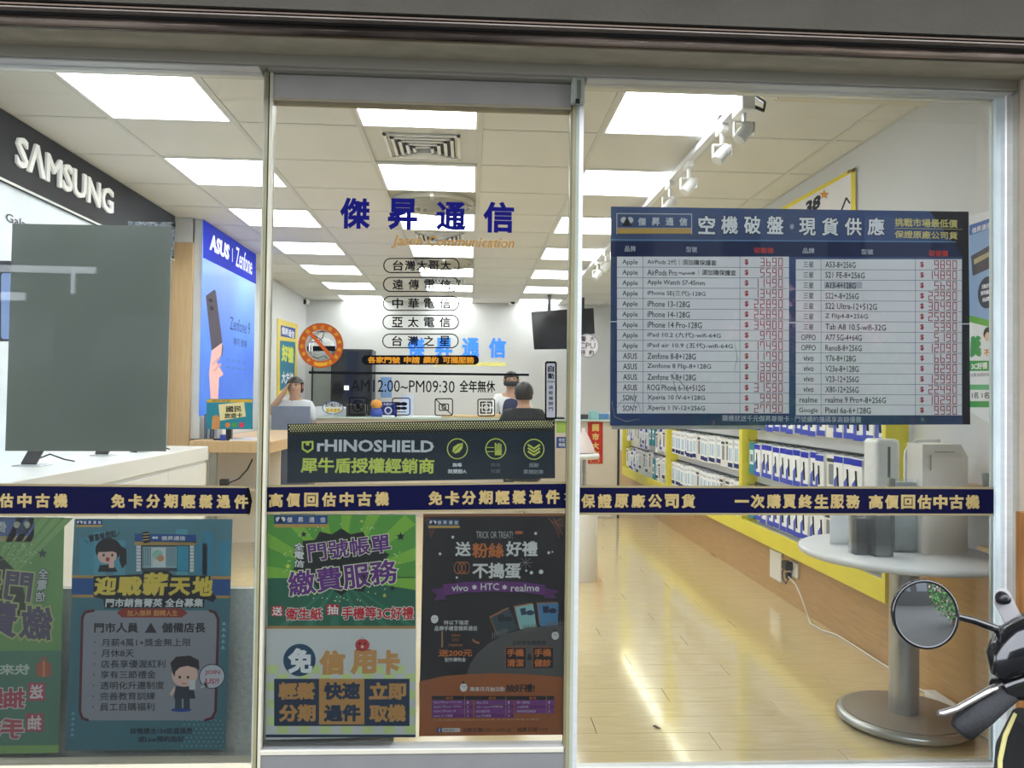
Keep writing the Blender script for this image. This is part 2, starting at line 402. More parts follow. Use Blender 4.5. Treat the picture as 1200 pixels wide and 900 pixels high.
for i in range(N_):
    for j in range(3): a = i*4+j; fs.append((a, a+4, a+5, a+1))
mb.add(vs, fs, M_cream, True); struct(mb.build('trim_4'))                        # ragged plaster lintel
# aluminium head frame
fY = 2.58
zA, zB, zC = zf(70.8, fY), zf(85.5, fY), z_glass_top
struct(bx('trim_5', X0, g(1193, 110, Y=fY).x, fY, GY+.06, zB, zA, M_alud, None, .003))
xm1, xm2 = g(318, 130, Y=GY).x, g(685, 130, Y=GY).x
xr0, xr1 = g(1168, 400, Y=GY).x, g(1194, 130, Y=fY).x
def winhead(xa, xb, n):
    o = struct(bx('trim_%d' % n, xa, xb, fY+.012, GY+.04, zB-.006, zB, M_alu, None, .002))
    bx('bead', xa, xb, GY-.018, GY+.02, z_glass_top-.001, zB-.004, M_alu, o, .003)
winhead(X0, g(309, 90, Y=GY).x, 6); winhead(xm2, xr0+.02, 7)
# dark seam between the frame and plaster
bx('seam', X0, xr1, fY-.002, fY+.02, zA, zA+.004, M_matt, bpy.data.objects['trim_5'])
# jamb on the far side
zfl = -.06
j = struct(bx('trim_8', xr0+.004, xr0+.05, fY+.03, GY+.05, zfl, zB, M_alu, None, .004))
bx('flange', xr0+.05, xr1, fY, GY+.05, zfl, zA, M_alud, j, .003)
bx('bead', xr0-.012, xr0+.006, GY-.014, GY+.02, zfl, z_glass_top, mat('pale_gasket', 'cfdcdc', .4), j)
struct(bx('wall_outside', XW, X0-.005, 2.50, GY+.06, -.2, 3.3, mat('beige_render', 'b8a793', .8, var=.06, bump=.1)))
struct(bx('wall_outside', xr1+.004, X1, 2.50, GY+.06, -.2, 3.3, mat('beige_render', 'b8a793', .8, var=.06, bump=.1)))
t = bx('wooden_board', g(1195.5, 600, Y=2.4).x, g(1195.5, 600, Y=2.4).x+.3, 2.38, 2.42, -.1, g(1197, 600, Y=2.4).z, mat('orange_wood', '9c6a35', .5, c2='7c4f24', scale=6, stretch=(12, 12, 1)))
tag(t, 'brown wooden board standing against the beige pillar outside', 'board')
# mullions: glass edges and thin stiles
Mg1 = mat('glass_edge_pale', 'a3ab9c', .3, var=.05); Mg2 = mat('glass_edge_olive', '857f60', .35, var=.08); Mg3 = mat('glass_edge_dark', '4a4434', .5); Mg4 = mat('glass_edge_cream', 'bdb9a4', .4)
def mull(n, strips, y0, y1):
    par = None
    for i, (xa, xb, m, dy) in enumerate(strips):
        a, b = g(xa, 450, Y=GY).x, g(xb, 450, Y=GY).x
        if par is None: par = struct(bx('trim_%d' % n, a, b, GY-.02-dy, GY+.02, y0, y1, m))
        else: bx('edge_strip', a, b, GY-.02-dy, GY+.02, y0, y1, m, par)
# at y=450 the left post spans 301..315 px, the middle one 665..681 px
mull(9, [(304.5, 307, Mg1, 0), (307, 310.5, Mg2, .006), (310.5, 312, Mg3, -.004), (312, 315.5, Mg4, .004)], -.06, zB)
mull(10, [(664.5, 666.5, Mg2, -.004), (666.5, 670.5, Mg2, .006), (670.5, 674.5, Mg1, .002), (674.5, 679.5, M_alu, .004)], .0, zB)
lk = MB(); a = g(677, 111, Y=GY-.03)
lk.box(a.x-.022, a.x+.022, GY-.05, GY-.02, g(677, 127, Y=GY).z, g(677, 96, Y=GY).z, mat('clear_bracket', 'aab0a4', .3), .004)
lk.box(a.x-.004, a.x+.008, GY-.053, GY-.049, g(677, 122, Y=GY).z, g(677, 101, Y=GY).z, mat('bracket_insert', '6d7466', .5)); lk.box(a.x-.010, a.x+.004, GY-.056, GY-.05, g(677, 128, Y=GY).z, g(677, 123, Y=GY).z, M_matt)
tag(lk.build('door_bracket'), 'small greenish plastic bracket atop the middle glass post', 'bracket')
# glass panes
xg1 = g(306, 450, Y=GY).x; xg2 = g(674, 450, Y=GY).x
w1 = struct(bx('window_1', X0, xg1, GY, GY+.008, -.06, z_glass_top+.01, M_glass))
w2 = struct(bx('window_2', xg2, xr0, GY, GY+.008, -.04, z_glass_top+.01, M_glass))
zs = g(900, 896, Y=GY).z
bx('window_sill', xg2, xr0, GY-.03, GY+.03, -.1, zs, M_alu, w2, .003)
bx('window_sill', X0, xg1, GY-.04, GY+.06, -.2, g(150, 887.5, Y=GY+.05).z, mat('cream_stone', 'd9d0b6', .4, var=.08, scale=4), w1, .003)
# sliding door
zd1 = zf(98.5, GY); zd0 = g(490, 123, Y=GY).z; xa, xb = g(315.5, 450, Y=GY).x, g(664.5, 450, Y=GY).x
d = struct(bx('door_1', xa, xb, GY+.0, GY+.010, g(480, 874, Y=GY).z-.005, zd0+.01, M_glass))
bx('top_rail', xa-.005, xb+.002, GY-.02, GY+.03, zd0, zd1, mat('rail_grey', 'a6a39d', .45, .2), d, .003)
bx('rail_lip', xa, xb, GY-.024, GY+.03, zd0-.008, zd0+.001, mat('rail_lip', '958c74', .5), d)
zr = g(480, 873.5, Y=GY).z
bx('bottom_rail', xa-.003, xb+.008, GY-.02, GY+.03, -.03, zr, mat('rail_silver', '8f8f8d', .35, .4), d, .002)
bx('rail_lip', xa-.003, xb, GY-.025, GY+.03, zr-.018, zr-.002, mat('rail_cream', 'bfbaa8', .4), d, .002)
# head filler above door (between frame and door rail)
struct(bx('trim_11', g(318, 90, Y=GY).x, g(668, 90, Y=GY).x, fY+.02, GY+.03, zd1+.002, zB+.002, M_alud))

# ------------------------------------------------------------------ outside: ground, arcade, street opposite
struct(bx('ground', -14, 14, -20, GY-.02, -.4, -.12, mat('pavement', '2b2a28', .8, var=.15, scale=3, bump=.2)))
struct(bx('arcade_ceiling', -9, 9, 1.2, 2.32, 3.3, 3.5, M_stucco))
for i, x in enumerate((-4.4, 4.4)):
    struct(bx('pillar', x-.3, x+.3, 1.2, 1.8, -.2, 3.3, mat('pillar_tile', '8c857a', .5, var=.1)))
ob = struct(bx('building_opposite', -16, 16, -16.5, -15, -.2, 9, mat('opposite_render', '21201e', .8, var=.1)))
for k in range(-5, 6):
    for h_ in (1.9, 4.9): bx('pane', k*2.8-.9, k*2.8+.9, -15.02, -14.98, h_, h_+1.3, mat('opposite_glass', '2b3036', .3), ob)
for (a_, b_, z0_, z1_) in ((-12.6, -9.3, 4.25, 4.42), (-12.6, -11.0, 3.55, 3.75), (-11.9, -11.8, 3.75, 4.25), (-9.9, -9.8, 3.75, 4.25)): bx('white_frame', a_, b_, -14.98, -14.9, z0_, z1_, M_white, ob)

# ------------------------------------------------------------------ prints on the glass
PB = Plane('Y', GY+.0135)        # posters fixed behind the glass
PF = Plane('Y', GY-.002)         # vinyl on the outer face
K = ink
def logo_chip(pr, x0, y0, x1, y1, bar='c9a24a', lay=2, ch='e6e6e0', mirror=False, blue='1a4a8c', frac=.28):
    h = y1-y0; pr.rect(x0, y0, x1, y1-h*frac, K(blue), lay); pr.rect(x0, y1-h*frac, x1, y1, K(bar), lay)
    H_ = h*(1-frac); cy = y0+H_/2
    cx = x0+H_*.75 if not mirror else x1-H_*.75
    pr.ring(cx-H_*.28, cy-H_*.05, H_*.28, K(ch), lay+1); pr.ring(cx+H_*.28, cy-H_*.05, H_*.28, K(ch), lay+1)
    pr.poly([(cx, cy-H_*.36), (cx+H_*.4, cy+H_*.34), (cx-H_*.4, cy+H_*.34)], K('141c3c'), lay+2)
    a, b = (x0+H_*1.5, x1-H_*.25) if not mirror else (x0+H_*.25, x1-H_*1.5)
    n = 4; cw = H_*.62; 
    for i, c in enumerate('傑昇通信'):
        t = (a+cw/2)+(b-a-cw)*i/3
        if mirror: t = (b-cw/2)-(b-a-cw)*i/3
        pr.text(c, t-cw/2, cy-cw/2, t+cw/2, cy+cw/2, K(ch), lay+1, .02, mirror=mirror)

# --- price board
def price_board():
    pl = Plane('Y', GY+.016); navy = K('0b2f63')
    o = sheet('price_board', pl, [(716, 242), (1135, 248), (1137, 497.5), (715, 498.5)], .003, mat('price_board_film', '053a76', .3, var=.25, scale=2, c2='032850', coat=.2, bump=.1, bscale=9), 'large blue phone price list with red prices hung inside the glass', 'price board')
    p = Print(pl)
    # darker right end, header stripe
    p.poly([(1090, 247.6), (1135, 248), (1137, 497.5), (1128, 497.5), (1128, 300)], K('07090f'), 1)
    p.rect(715.5, 283, 1128, 301, K('0a1f4c'), 1)
    p.line([(716, 281), (1120, 283.5)], 1.1, K('5f8fb8'), 2)
    z = p.p
    # logo
    p.view(710, 240, 5.4545)
    p.line([(70, 56), (548, 60)], 5, K('c9ccd0'), 2); p.line([(70, 56), (70, 186)], 5, K('c9ccd0'), 2); p.line([(548, 60), (548, 188)], 5, K('c9ccd0'), 2)
    p.rect(75, 152, 545, 184, K('c79f4e'), 2); p.line([(70, 148), (546, 150)], 3, K('c9ccd0'), 3)
    p.ring(115, 98, 20, K('c9ccd0'), 2); p.ring(155, 98, 20, K('c9ccd0'), 2); p.poly([(135, 76), (165, 136), (103, 136)], K('101010'), 3)
    for i, c in enumerate('傑昇通信'): p.text(c, 205+88*i, 82, 257+88*i, 134, K('c9ccd0'), 2, .03)
    for i, c in enumerate('空機破盤'): p.text(c, 590+146*i, 72, 698+146*i, 188, K('e9e9ea'), 3, .025, outline=K('0a1420'), ow=.035)
    p.view(920, 240, 5.4545)
    p.text('*', 30, 120, 56, 160, K('dfe6ee'), 3)
    for i, c in enumerate('現貨供應'): p.text(c, 88+146*i, 84, 196+146*i, 198, K('e9e9ea'), 3, .025, outline=K('0a1420'), ow=.035)
    p.text('挑戰市場最低價', 700, 90, 1102, 144, K('d6c57a'), 3, .02); p.line([(700, 150), (1130, 157)], 2.5, K('d6c57a'), 3)
    p.text('保證原廠公司貨', 700, 168, 1102, 218, K('d6c57a'), 3, .02)
    p.view(710, 240, 5.4545)
    p.text('品牌', 120, 262, 190, 300, K('c6ccd4'), 3, .01); p.text('型號', 512, 268, 582, 304, K('c6ccd4'), 3, .01); p.text('破盤價', 945, 272, 1072, 310, K('c23a2c'), 3, .02)
    p.view(920, 240, 5.4545)
    p.text('品牌', 112, 276, 186, 312, K('c6ccd4'), 3, .01); p.text('型號', 486, 284, 562, 318, K('c6ccd4'), 3, .01); p.text('破盤價', 918, 290, 1042, 332, K('c23a2c'), 3, .02)
    p.view(0, 0, 1)
    Lr = [('Apple', 'AirPods 2代｜須加購保護套', '3690'), ('Apple', 'AirPods Pro MagSafe版｜須加購保護套', '5590'), ('Apple', 'Apple Watch S7-45mm', '11490'), ('Apple', 'iPhone SE(三代)-128G', '13490'), ('Apple', 'iPhone 13-128G', '22890'), ('Apple', 'iPhone 14-128G', '25890'), ('Apple', 'iPhone 14 Pro-128G', '34900'), ('Apple', 'iPad 10.2 (九代)-wifi-64G', '9790'), ('Apple', 'iPad air 10.9 (五代)-wifi-64G', '17490'), ('ASUS', 'Zenfone 8-8+128G', '11790'), ('ASUS', 'Zenfone 8 Flip-8+128G', '13990'), ('ASUS', 'Zenfone 9-8+128G', '18090'), ('ASUS', 'ROG Phone 6-16+512G', '31590'), ('SONY', 'Xperia 10 IV-6+128G', '9990'), ('SONY', 'Xperia 1 IV-12+256G', '27790')]
    Rr = [('三星', 'A53-8+256G', '9890'), ('三星', 'S21 FE-8+256G', '14890'), ('三星', 'A13-4+128G', '5690'), ('三星', 'S22+-8+256G', '22990'), ('三星', 'S22 Ultra-12+512G', '30490'), ('三星', 'Z Flip4-8+256G', '25990'), ('三星', 'Tab A8 10.5-wifi-32G', '5390'), ('OPPO', 'A77 5G-4+64G', '5190'), ('OPPO', 'Reno8-8+256G', '12090'), ('vivo', 'Y76-8+128G', '6690'), ('vivo', 'V23e-8+128G', '8290'), ('vivo', 'V23-12+256G', '12990'), ('vivo', 'X80-12+256G', '22490'), ('realme', 'realme 9 Pro+-8+256G', '10290'), ('Google', 'Pixel 6a-6+128G', '9990')]
    SEG = {'0': 'abcdef', '1': 'bc', '2': 'abged', '3': 'abgcd', '4': 'fgbc', '5': 'afgcd', '6': 'fgcde', '7': 'fabc', '8': 'abcdefg', '9': 'abcfgd'}
    red = K('b0242c'); ln = K('6f7378'); blk = K('2b2b2e'); grey = K('e9e6e8')
    for (xa, xb, c1, c2, ta, tb, wl_, rows, w_l, xp) in ((723, 924.5, 753.5, 867, 300.8, 484.5, 758.5, Lr, 1.0, 917), (932.5, 1127, 962, 1072.5, 303.8, 486.6, 967, Rr, 1.0, 1121)):
        sl = (ta-300)/400*0
        p.rect(xa, ta, xb, tb, grey, 2)
        rh = (tb-ta)/15
        for i in range(1, 15): p.line([(xa, ta+rh*i), (xb, ta+rh*i+.6)], .55, ln, 3)
        for c in (c1, c2): p.line([(c, ta), (c, tb)], .5, ln, 3)
        for i, (br, mo, pr_) in enumerate(rows):
            cy = ta+rh*(i+.5)+.4; bw = {'Apple': 18, 'ASUS': 16.5, 'SONY': 17, '三星': 12, 'OPPO': 17, 'vivo': 12, 'realme': 21, 'Google': 22}[br]
            hh = 6.8 if br not in ('三星',) else 6.6
            cx = (xa+c1)/2
            p.text(br, cx-bw/2, cy-hh/2+(.5 if br in ('Apple', 'Google') else 0)-.3, cx+bw/2, cy+hh/2+(1 if br in ('Apple', 'Google') else 0)-.3, blk, 4, .008)
            cjk = sum(1 for c in mo if ord(c) > 255); wd = (len(mo)-cjk)*3.55+cjk*5.7
            if 'MagSafe' in mo:
                p.text('AirPods Pro', wl_, cy-3.4, wl_+35, cy+3.4, blk, 4, .008); p.text('MagSafe版', wl_+37, cy-1.2, wl_+56, cy+3, blk, 4, .01); p.text('｜須加購保護套', wl_+60, cy-3.5, wl_+104, cy+3.6, blk, 4, .008)
            else:
                if '須加購' in mo: wd = 81
                if mo.startswith('A13'): p.rect(wl_-1, cy-4.5, wl_+43, cy+3.5, K('bdbbc4'), 3)
                p.text(mo, wl_, cy-3.5, wl_+wd, cy+3.6, blk, 4, .008)
            p.text('$', c2+5.5, cy-3.6, c2+10, cy+3.4, red, 4, .03)
            for q, dgt in enumerate(reversed(pr_)):
                x1 = xp-q*7.1; x0 = x1-5; y0 = cy-5; y1 = cy+5; t_ = .9
                S_ = {'a': (x0, y0, x1, y0+t_), 'd': (x0, y1-t_, x1, y1), 'g': (x0, cy-t_/2, x1, cy+t_/2), 'f': (x0, y0, x0+t_, cy), 'e': (x0, cy, x0+t_, y1), 'b': (x1-t_, y0, x1, cy), 'c': (x1-t_, cy, x1, y1)}
                for sg in SEG[dgt]: p.rect(*S_[sg], red, 4)
    p.text('購機就送千元傑昇尊榮卡 · 門號續約攜碼享高額優惠', 846, 487.2, 1009, 494.6, K('b4bac4'), 3, .012)
    # seam of the two sheets
    p.rect(714.5, 376.4, 723.5, 377.6, K('d0d8e0'), 5); p.rect(924.6, 377.6, 932.4, 378.6, K('d0d8e0'), 5); p.rect(1127.2, 379, 1136.5, 380.2, K('d0d8e0'), 5)
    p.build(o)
    # plastic sleeve folds
    fm = MB(); Mf = glassmat('sleeve_fold', (.95, .97, 1), 1.5, .15, .18)
    for pts, r in (([(722, 480), (728, 470), (738, 466), (748, 472), (751, 483)], .0016), ([(741, 484), (744, 468), (743, 450)], .0014), ([(757, 482), (762, 478), (759, 460)], .0014), ([(790, 436), (798, 448), (807, 460)], .002), ([(795, 466), (790, 450), (789, 437)], .0016), ([(770, 470), (773, 455), (776, 440)], .001), ([(861, 402), (864, 420), (860, 436)], .0014), ([(717, 470), (720, 488), (733, 494), (750, 491)], .0018)):
        fm.tube([g(a, b, Y=GY+.0125) for a, b in pts], [r*.4]+[r]*(len(pts)-2)+[r*.4], Mf, 6)
    fm.build('sleeve_fold', o)['kind'] = 'stuff'
    s = sheet('backing_strip', Plane('Y', GY+.02), [(717, 496), (897, 496), (897, 503), (717, 503)], .004, mat('strip_grey', '9ea19a', .6), None, None, parent=o)
price_board()

# --- rhinoshield banner
def banner():
    o = sheet('banner', PB, [(337, 497), (650, 491), (650.5, 560.5), (336.5, 566)], .002, mat('banner_dark_teal', '062634', .5, var=.1, spec=.2), 'dark teal banner with lime letters and honeycomb dots inside door glass', 'banner')
    p = Print(PB).view(320, 480, 3.3333)
    cream = K('fbf8b8'); lime = K('dde86a'); wh = K('dfe3e6')
    p.poly([(57, 57), (1100, 40), (1100, 84), (57, 101)], K('06090c'), 1)
    for r in range(6):
        n = 105; rad = (3.4, 3.3, 3.1, 2.7, 2.0, 1.4)[r]
        for i in range(n):
            x = 64+i*9.9+(r % 2)*4.95; y = 62-(x-57)*.0165+r*7.4
            if x < 1098: p.star(x, y, rad, cream if r < 4 else K('8f9a74'), 2, 3, .9)
    p.poly([(112, 124), (158, 122), (158, 154), (135, 170), (112, 155)], lime, 2); p.poly([(119, 131), (128, 130.6), (128, 140), (142, 140), (142, 130), (151, 129.5), (151, 151), (135, 161), (119, 152)], K('0b2733'), 3)
    p.text('rHINOSHIELD', 172, 118, 628, 166, wh, 2, .03)
    p.text('犀牛盾授權經銷商', 108, 188, 630, 250, lime, 2, .03)
    for cx in (720, 870, 1019):
        p.ring(cx, 153 if cx < 1000 else 155, 41, lime, 2, r2=37)
    p.poly([(700, 165), (704, 146), (722, 134), (742, 130), (740, 150), (728, 166), (712, 172)], lime, 2); p.line([(695, 175), (735, 137)], 2.5, K('0b2733'), 3)
    for i in range(4): p.rect(866+i*7, 130+(i % 2)*4, 871+i*7, 160, lime, 2)
    p.rect(866, 156, 893, 178, lime, 2); p.line([(835, 148), (862, 148)], 3, lime, 2); p.line([(835, 164), (862, 164)], 3, lime, 2)
    for i in range(3): p.line([(997, 138+i*13), (1019, 152+i*13), (1041, 138+i*13)], 7, lime, 2)
    p.text('無毒', 701, 208, 738, 224, wh, 2, .04); p.text('無雙酚A', 682, 232, 756, 250, wh, 2, .04)
    p.text('抗污', 850, 208, 888, 224, K('5d6b70'), 2, .03); p.text('抗菌', 850, 232, 888, 248, K('5d6b70'), 2, .03)
    p.text('超耐', 1000, 208, 1038, 226, K('8d979a'), 2, .03); p.text('軍規防摔', 978, 234, 1056, 252, K('8d979a'), 2, .03)
    p.build(o)
banner()

# --- long blue bands across the glass
def band(quad, parts, label, endcap=False):
    pl = Plane('Y', GY-.003)
    tl, tr, br, bl = quad
    tan = K('857a5c')
    o = sheet('window_band', pl, quad, .0015, M_navy, label, 'window band', 'navy bands with gold lettering across the glass')
    p = Print(pl)
    p.poly([(tl[0], tl[1]-2.6), (tr[0], tr[1]-2.6), tr, tl], tan, 0); p.poly([bl, br, (br[0], br[1]+2.4), (bl[0], bl[1]+2.4)], tan, 0)
    gold = mat('gold_letter', 'a5905c', .4, .25, var=.12, scale=60)
    for (s_, x0, x1) in parts:
        n = len(s_); cw = 16.6; yc_ = lambda x: (tl[1]+(tr[1]-tl[1])*(x-tl[0])/(tr[0]-tl[0])+bl[1]+(br[1]-bl[1])*(x-bl[0])/(br[0]-bl[0]))/2+.8
        for i, c in enumerate(s_):
            x = x0+cw/2+(x1-x0-cw)*i/max(n-1, 1)
            if c == ' ': continue
            hh = 8.3
            if c == '一': p.text(c, x-cw/2, yc_(x)-1.6, x+cw/2, yc_(x)+1.4, gold, 2, .04); continue
            if c == '：': p.ring(x-3, yc_(x)-3, 1.1, gold, 2); p.ring(x-3, yc_(x)+3, 1.1, gold, 2); continue
            p.text(c, x-cw/2, yc_(x)-hh, x+cw/2, yc_(x)+hh, gold, 2, .045)
    if endcap: p.poly([(292, 571.5), (295.5, 587), (293, 602.5), (289, 602.5), (289, 571.5)], K('06060c'), 1)
    p.build(o)
band([(-120, 568), (292, 572), (292, 602.3), (-120, 602)], [('高價回估中古機', -64.5, 79.5), ('免卡分期輕鬆過件', 130, 291)], 'navy band with gold lettering on the fixed glass by the Samsung fascia', True)
band([(312, 571), (663.3, 566.8), (663.3, 595.6), (311.5, 600)], [('高價回估中古機', 315, 456), ('免卡分期輕鬆過件', 502, 656), ('：', 657, 663)], 'navy band with gold lettering across the sliding door')
band([(675.3, 571.4), (1167, 573.2), (1167.5, 602), (675.3, 600.8)], [('保證原廠公司貨', 681, 815), ('一次購買終生服務', 861, 1008), ('高價回估中古機', 1018, 1148)], 'navy band with gold lettering beneath the phone price list')

# --- door lettering
TV = Plane('Y', GY-.003, 320, 220, 3.158)
blu = K('0d0f5c'); bk = K('121214')
char_thing('shop_name_lettering', TV, [(('傑', 248, 37, 360, 152), dict(w=.035)), (('昇', 425, 40, 535, 157), dict(w=.035)), (('通', 603, 52, 715, 160), dict(w=.035)), (('信', 778, 52, 892, 167), dict(w=.035))], blu, 'dark blue four character shop name in vinyl on sliding door', 'lettering')
text_thing('shop_name_lettering', TV, [(('Jason Communication', 443, 180, 893, 230), dict(w=.02, shear=.22))], K('94703c'), 'slanted gold English shop name under the blue characters', 'lettering')
for i, (s_, x0, y0, x1, y1) in enumerate((('台灣大哥大', 408, 260, 690, 316), ('遠傳電信', 407, 330, 690, 386), ('中華電信', 406, 400, 689, 456), ('亞太電信', 405, 470, 688, 525), ('台灣之星', 404, 540, 687, 594))):
    def art(p, x0=x0, y0=y0, x1=x1, y1=y1): p.rrect(x0, y0, x1, y1, (y1-y0)/2-.5, bk, 2, wd=4)
    n = len(s_); its = []
    for q, c in enumerate(s_):
        cx = x0+35+20+(176)*q/(n-1); its.append(((c, cx-20, (y0+y1)/2-19, cx+20, (y0+y1)/2+19), dict(w=.02)))
    text_thing('carrier_lettering', TV, its, bk, 'black outlined pill decal on the door, %s' % ['topmost of five', 'second from the top', 'middle one of five', 'fourth from the top', 'lowest, overlapping blue wall characters'][i], 'lettering', 'outlined telecom name decals on the door', art)
def art(p): p.rrect(328, 620, 762, 655, 17, K('0c0c10'), 1)
text_thing('service_lettering', TV, [(('各家門號', 350, 625, 470, 650), dict(w=.035)), (('申請', 484, 625, 543, 650), dict(w=.035)), (('續約', 556, 625, 612, 650), dict(w=.035)), (('可攜服務', 628, 625, 745, 651), dict(w=.035))], K('b87a20'), 'black rounded strip with small orange characters on the door', 'lettering', None, art)
def art(p): p.poly([(132, 679), (947, 688), (947, 697), (132, 688)], bk, 1)
text_thing('opening_hours_lettering', TV, [(('AM12:00~PM09:30', 288, 712, 672, 757), dict(w=.002)), (('全年無休', 690, 712, 822, 758), dict(w=.02))], bk, 'black opening hours lettering with a long rule above it', 'lettering', None, art)
# icons
ics = [(280, 348, 'nopark', 'small black rounded square decal with a crossed circle'), (440, 508, 'mask', 'small black rounded square decal with a mask and moustache shape'), (598, 666, 'cam', 'small black rounded square decal with a crossed out camera'), (756, 822, 'focus', 'small black rounded square decal with four frame corners')]
for x0, x1, kind, lab in ics:
    def art(p, x0=x0, x1=x1, kind=kind):
        y0, y1 = 775+(x0-280)*.012, 841+(x0-280)*.012; cx, cy = (x0+x1)/2, (y0+y1)/2
        p.rrect(x0, y0, x1, y1, 9, bk, 1, wd=4)
        if kind == 'nopark': p.ring(cx, cy, 22, bk, 1, r2=18); p.line([(cx-14, cy-14), (cx+14, cy+14)], 4, bk, 1); p.rect(cx-4, cy-10, cx+6, cy+10, bk, 1)
        if kind == 'mask':
            p.ring(cx-10, cy-10, 13, bk, 1, ry=7); p.ring(cx+10, cy-10, 13, bk, 1, ry=7); p.ring(cx-10, cy+6, 12, bk, 1, ry=6); p.ring(cx+10, cy+6, 12, bk, 1, ry=6); p.line([(cx-18, cy+20), (cx+18, cy+20)], 3, bk, 1)
        if kind == 'cam': p.rrect(cx-19, cy-13, cx+19, cy+14, 4, bk, 1, wd=4); p.ring(cx, cy, 9, bk, 1, r2=5); p.line([(x0+4, y0+4), (x1-4, y1-4)], 3.5, bk, 2)
        if kind == 'focus':
            for sx in (-1, 1):
                for sy in (-1, 1):
                    for r_ in (20, 10): p.line([(cx+sx*r_, cy+sy*4), (cx+sx*r_, cy+sy*r_), (cx+sx*4, cy+sy*r_)], 5, bk, 1)
    text_thing('icon_decal', TV, [], bk, lab+' on the door glass', 'decal', 'black icon decals above the banner', art)
# vertical push strip
def art(p):
    p.rrect(1006, 642, 1050, 858, 9, K('0d0d0f'), 1); p.rrect(1012, 650, 1044, 850, 4, K('86878a'), 2)
text_thing('push_strip', TV, [(('自', 1017, 658, 1040, 682), dict(w=.03, lay=3)), (('動', 1017, 686, 1040, 708), dict(w=.03, lay=3)), (('PUSH', 1016, 714, 1041, 722), dict(w=.02, lay=3))]+[((c, 1020, 732+i*20, 1036, 746+i*20), dict(w=.01, lay=3)) for i, c in enumerate('請輕觸開門')], K('1a1a1c'), 'narrow upright grey sticker with black border beside the door edge', 'sticker', None, art)
# no smoking
sg = Plane('Y', GY-.004); p = Print(sg)
o = MB(); uvc = p.box2(376-26.5, 405-26.5, 376+26.5, 405+26.5); 
p.ring(376, 405, 26.5, K('96451f'), 1, r2=18.4); p.ring(376, 405, 26.5, K('8a4a2a'), 2, r2=25.9)
p.rect(360, 405.5, 393, 411.5, bk, 2); p.rect(362, 405.5, 363.6, 411.5, K('d8d8d0'), 3); p.rect(365, 405.5, 366.4, 411.5, K('d8d8d0'), 3)
p.line([(364.5, 391.5), (388.5, 418)], 4.2, K('a04a22'), 4)
p.line([(380, 390), (378, 396), (372, 400), (364, 401)], .8, bk, 2); p.line([(368, 393), (375, 397), (378, 401)], .8, bk, 2); p.line([(366, 418), (372, 420), (380, 417), (384, 420)], .7, bk, 2); p.line([(372, 388.5), (380, 388.5)], .6, bk, 2)
for i, c in enumerate('本場所全面禁止吸菸違者處罰'):
    a = -PI*.78+i*PI*1.62/12; x, y = 376+22.2*math.sin(a), 405-22.2*math.cos(a); p.text(c, x-2.3, y-2.3, x+2.3, y+2.3, K('b58528'), 3, .02, rot=-a)
for i in range(8):
    a = PI*.9+i*PI*.2/7; x, y = 376+22.2*math.sin(a), 405-22.2*math.cos(a); p.rect(x-1, y-2, x+1, y+2, K('b58528'), 3)
t = tag(sheet('no_smoking_sign', Plane('Y', GY-.0035), [(376+26.4*math.cos(k*PI/18), 405+26.4*math.sin(k*PI/18)) for k in range(4)], 0, M_clear, None, None), '', '') if False else None
c3 = g(376, 405, Y=GY-.004); rr_ = (uvc[1]-uvc[0])/2
t = tag(MB().lathe([(.001, .0), (rr_*.69, .0), (rr_*.69, .001), (.001, .001)], c3+Vector((0, .0012, 0)), glassmat('sticker_film', (.96, .96, .93), 1.4, .1, .08), 36, 'Y').build('no_smoking_sign'), 'round orange no smoking sticker on the door glass', 'sign'); t2 = t
p.build(t)
# round CPU sticker
p = Print(Plane('Y', GY-.004)); p.ring(688, 405, 14.2, K('b9b3aa'), 1); p.ring(688, 405, 14.2, K('6e6a66'), 2, r2=13.5); p.ring(688, 405, 12.6, K('8d8984'), 2, r2=12.2)
for i in range(40): a = i*PI/20; p.ring(688+13.1*math.cos(a), 405+13.1*math.sin(a), .35, K('55504c'), 3, n=6)
dkt = K('4a423e'); p.text('警', 680.5, 394, 687, 400, dkt, 3, .02); p.text('大', 691, 394, 697, 400, dkt, 3, .02); p.text('CPU', 679, 401.5, 697.5, 408.5, dkt, 3, 0); p.text('特', 680, 410, 686, 416, dkt, 3, .02); p.text('約', 690, 410, 696, 416, dkt, 3, .02)
o = text_thing('round_sticker', Plane('Y', GY-.004), [], dkt, 'round grey police discount sticker on the middle glass post', 'sticker', None, lambda q: (q.a.v.extend(p.a.v), q.a.f.extend(p.a.f), q.a.m.extend(p.a.m), q.a.sm.extend(p.a.sm), q.a.mats.extend(p.a.mats), q.t.v.extend(p.t.v), q.t.f.extend(p.t.f), q.t.m.extend(p.t.m), q.t.sm.extend(p.t.sm), q.t.mats.extend(p.t.mats)))

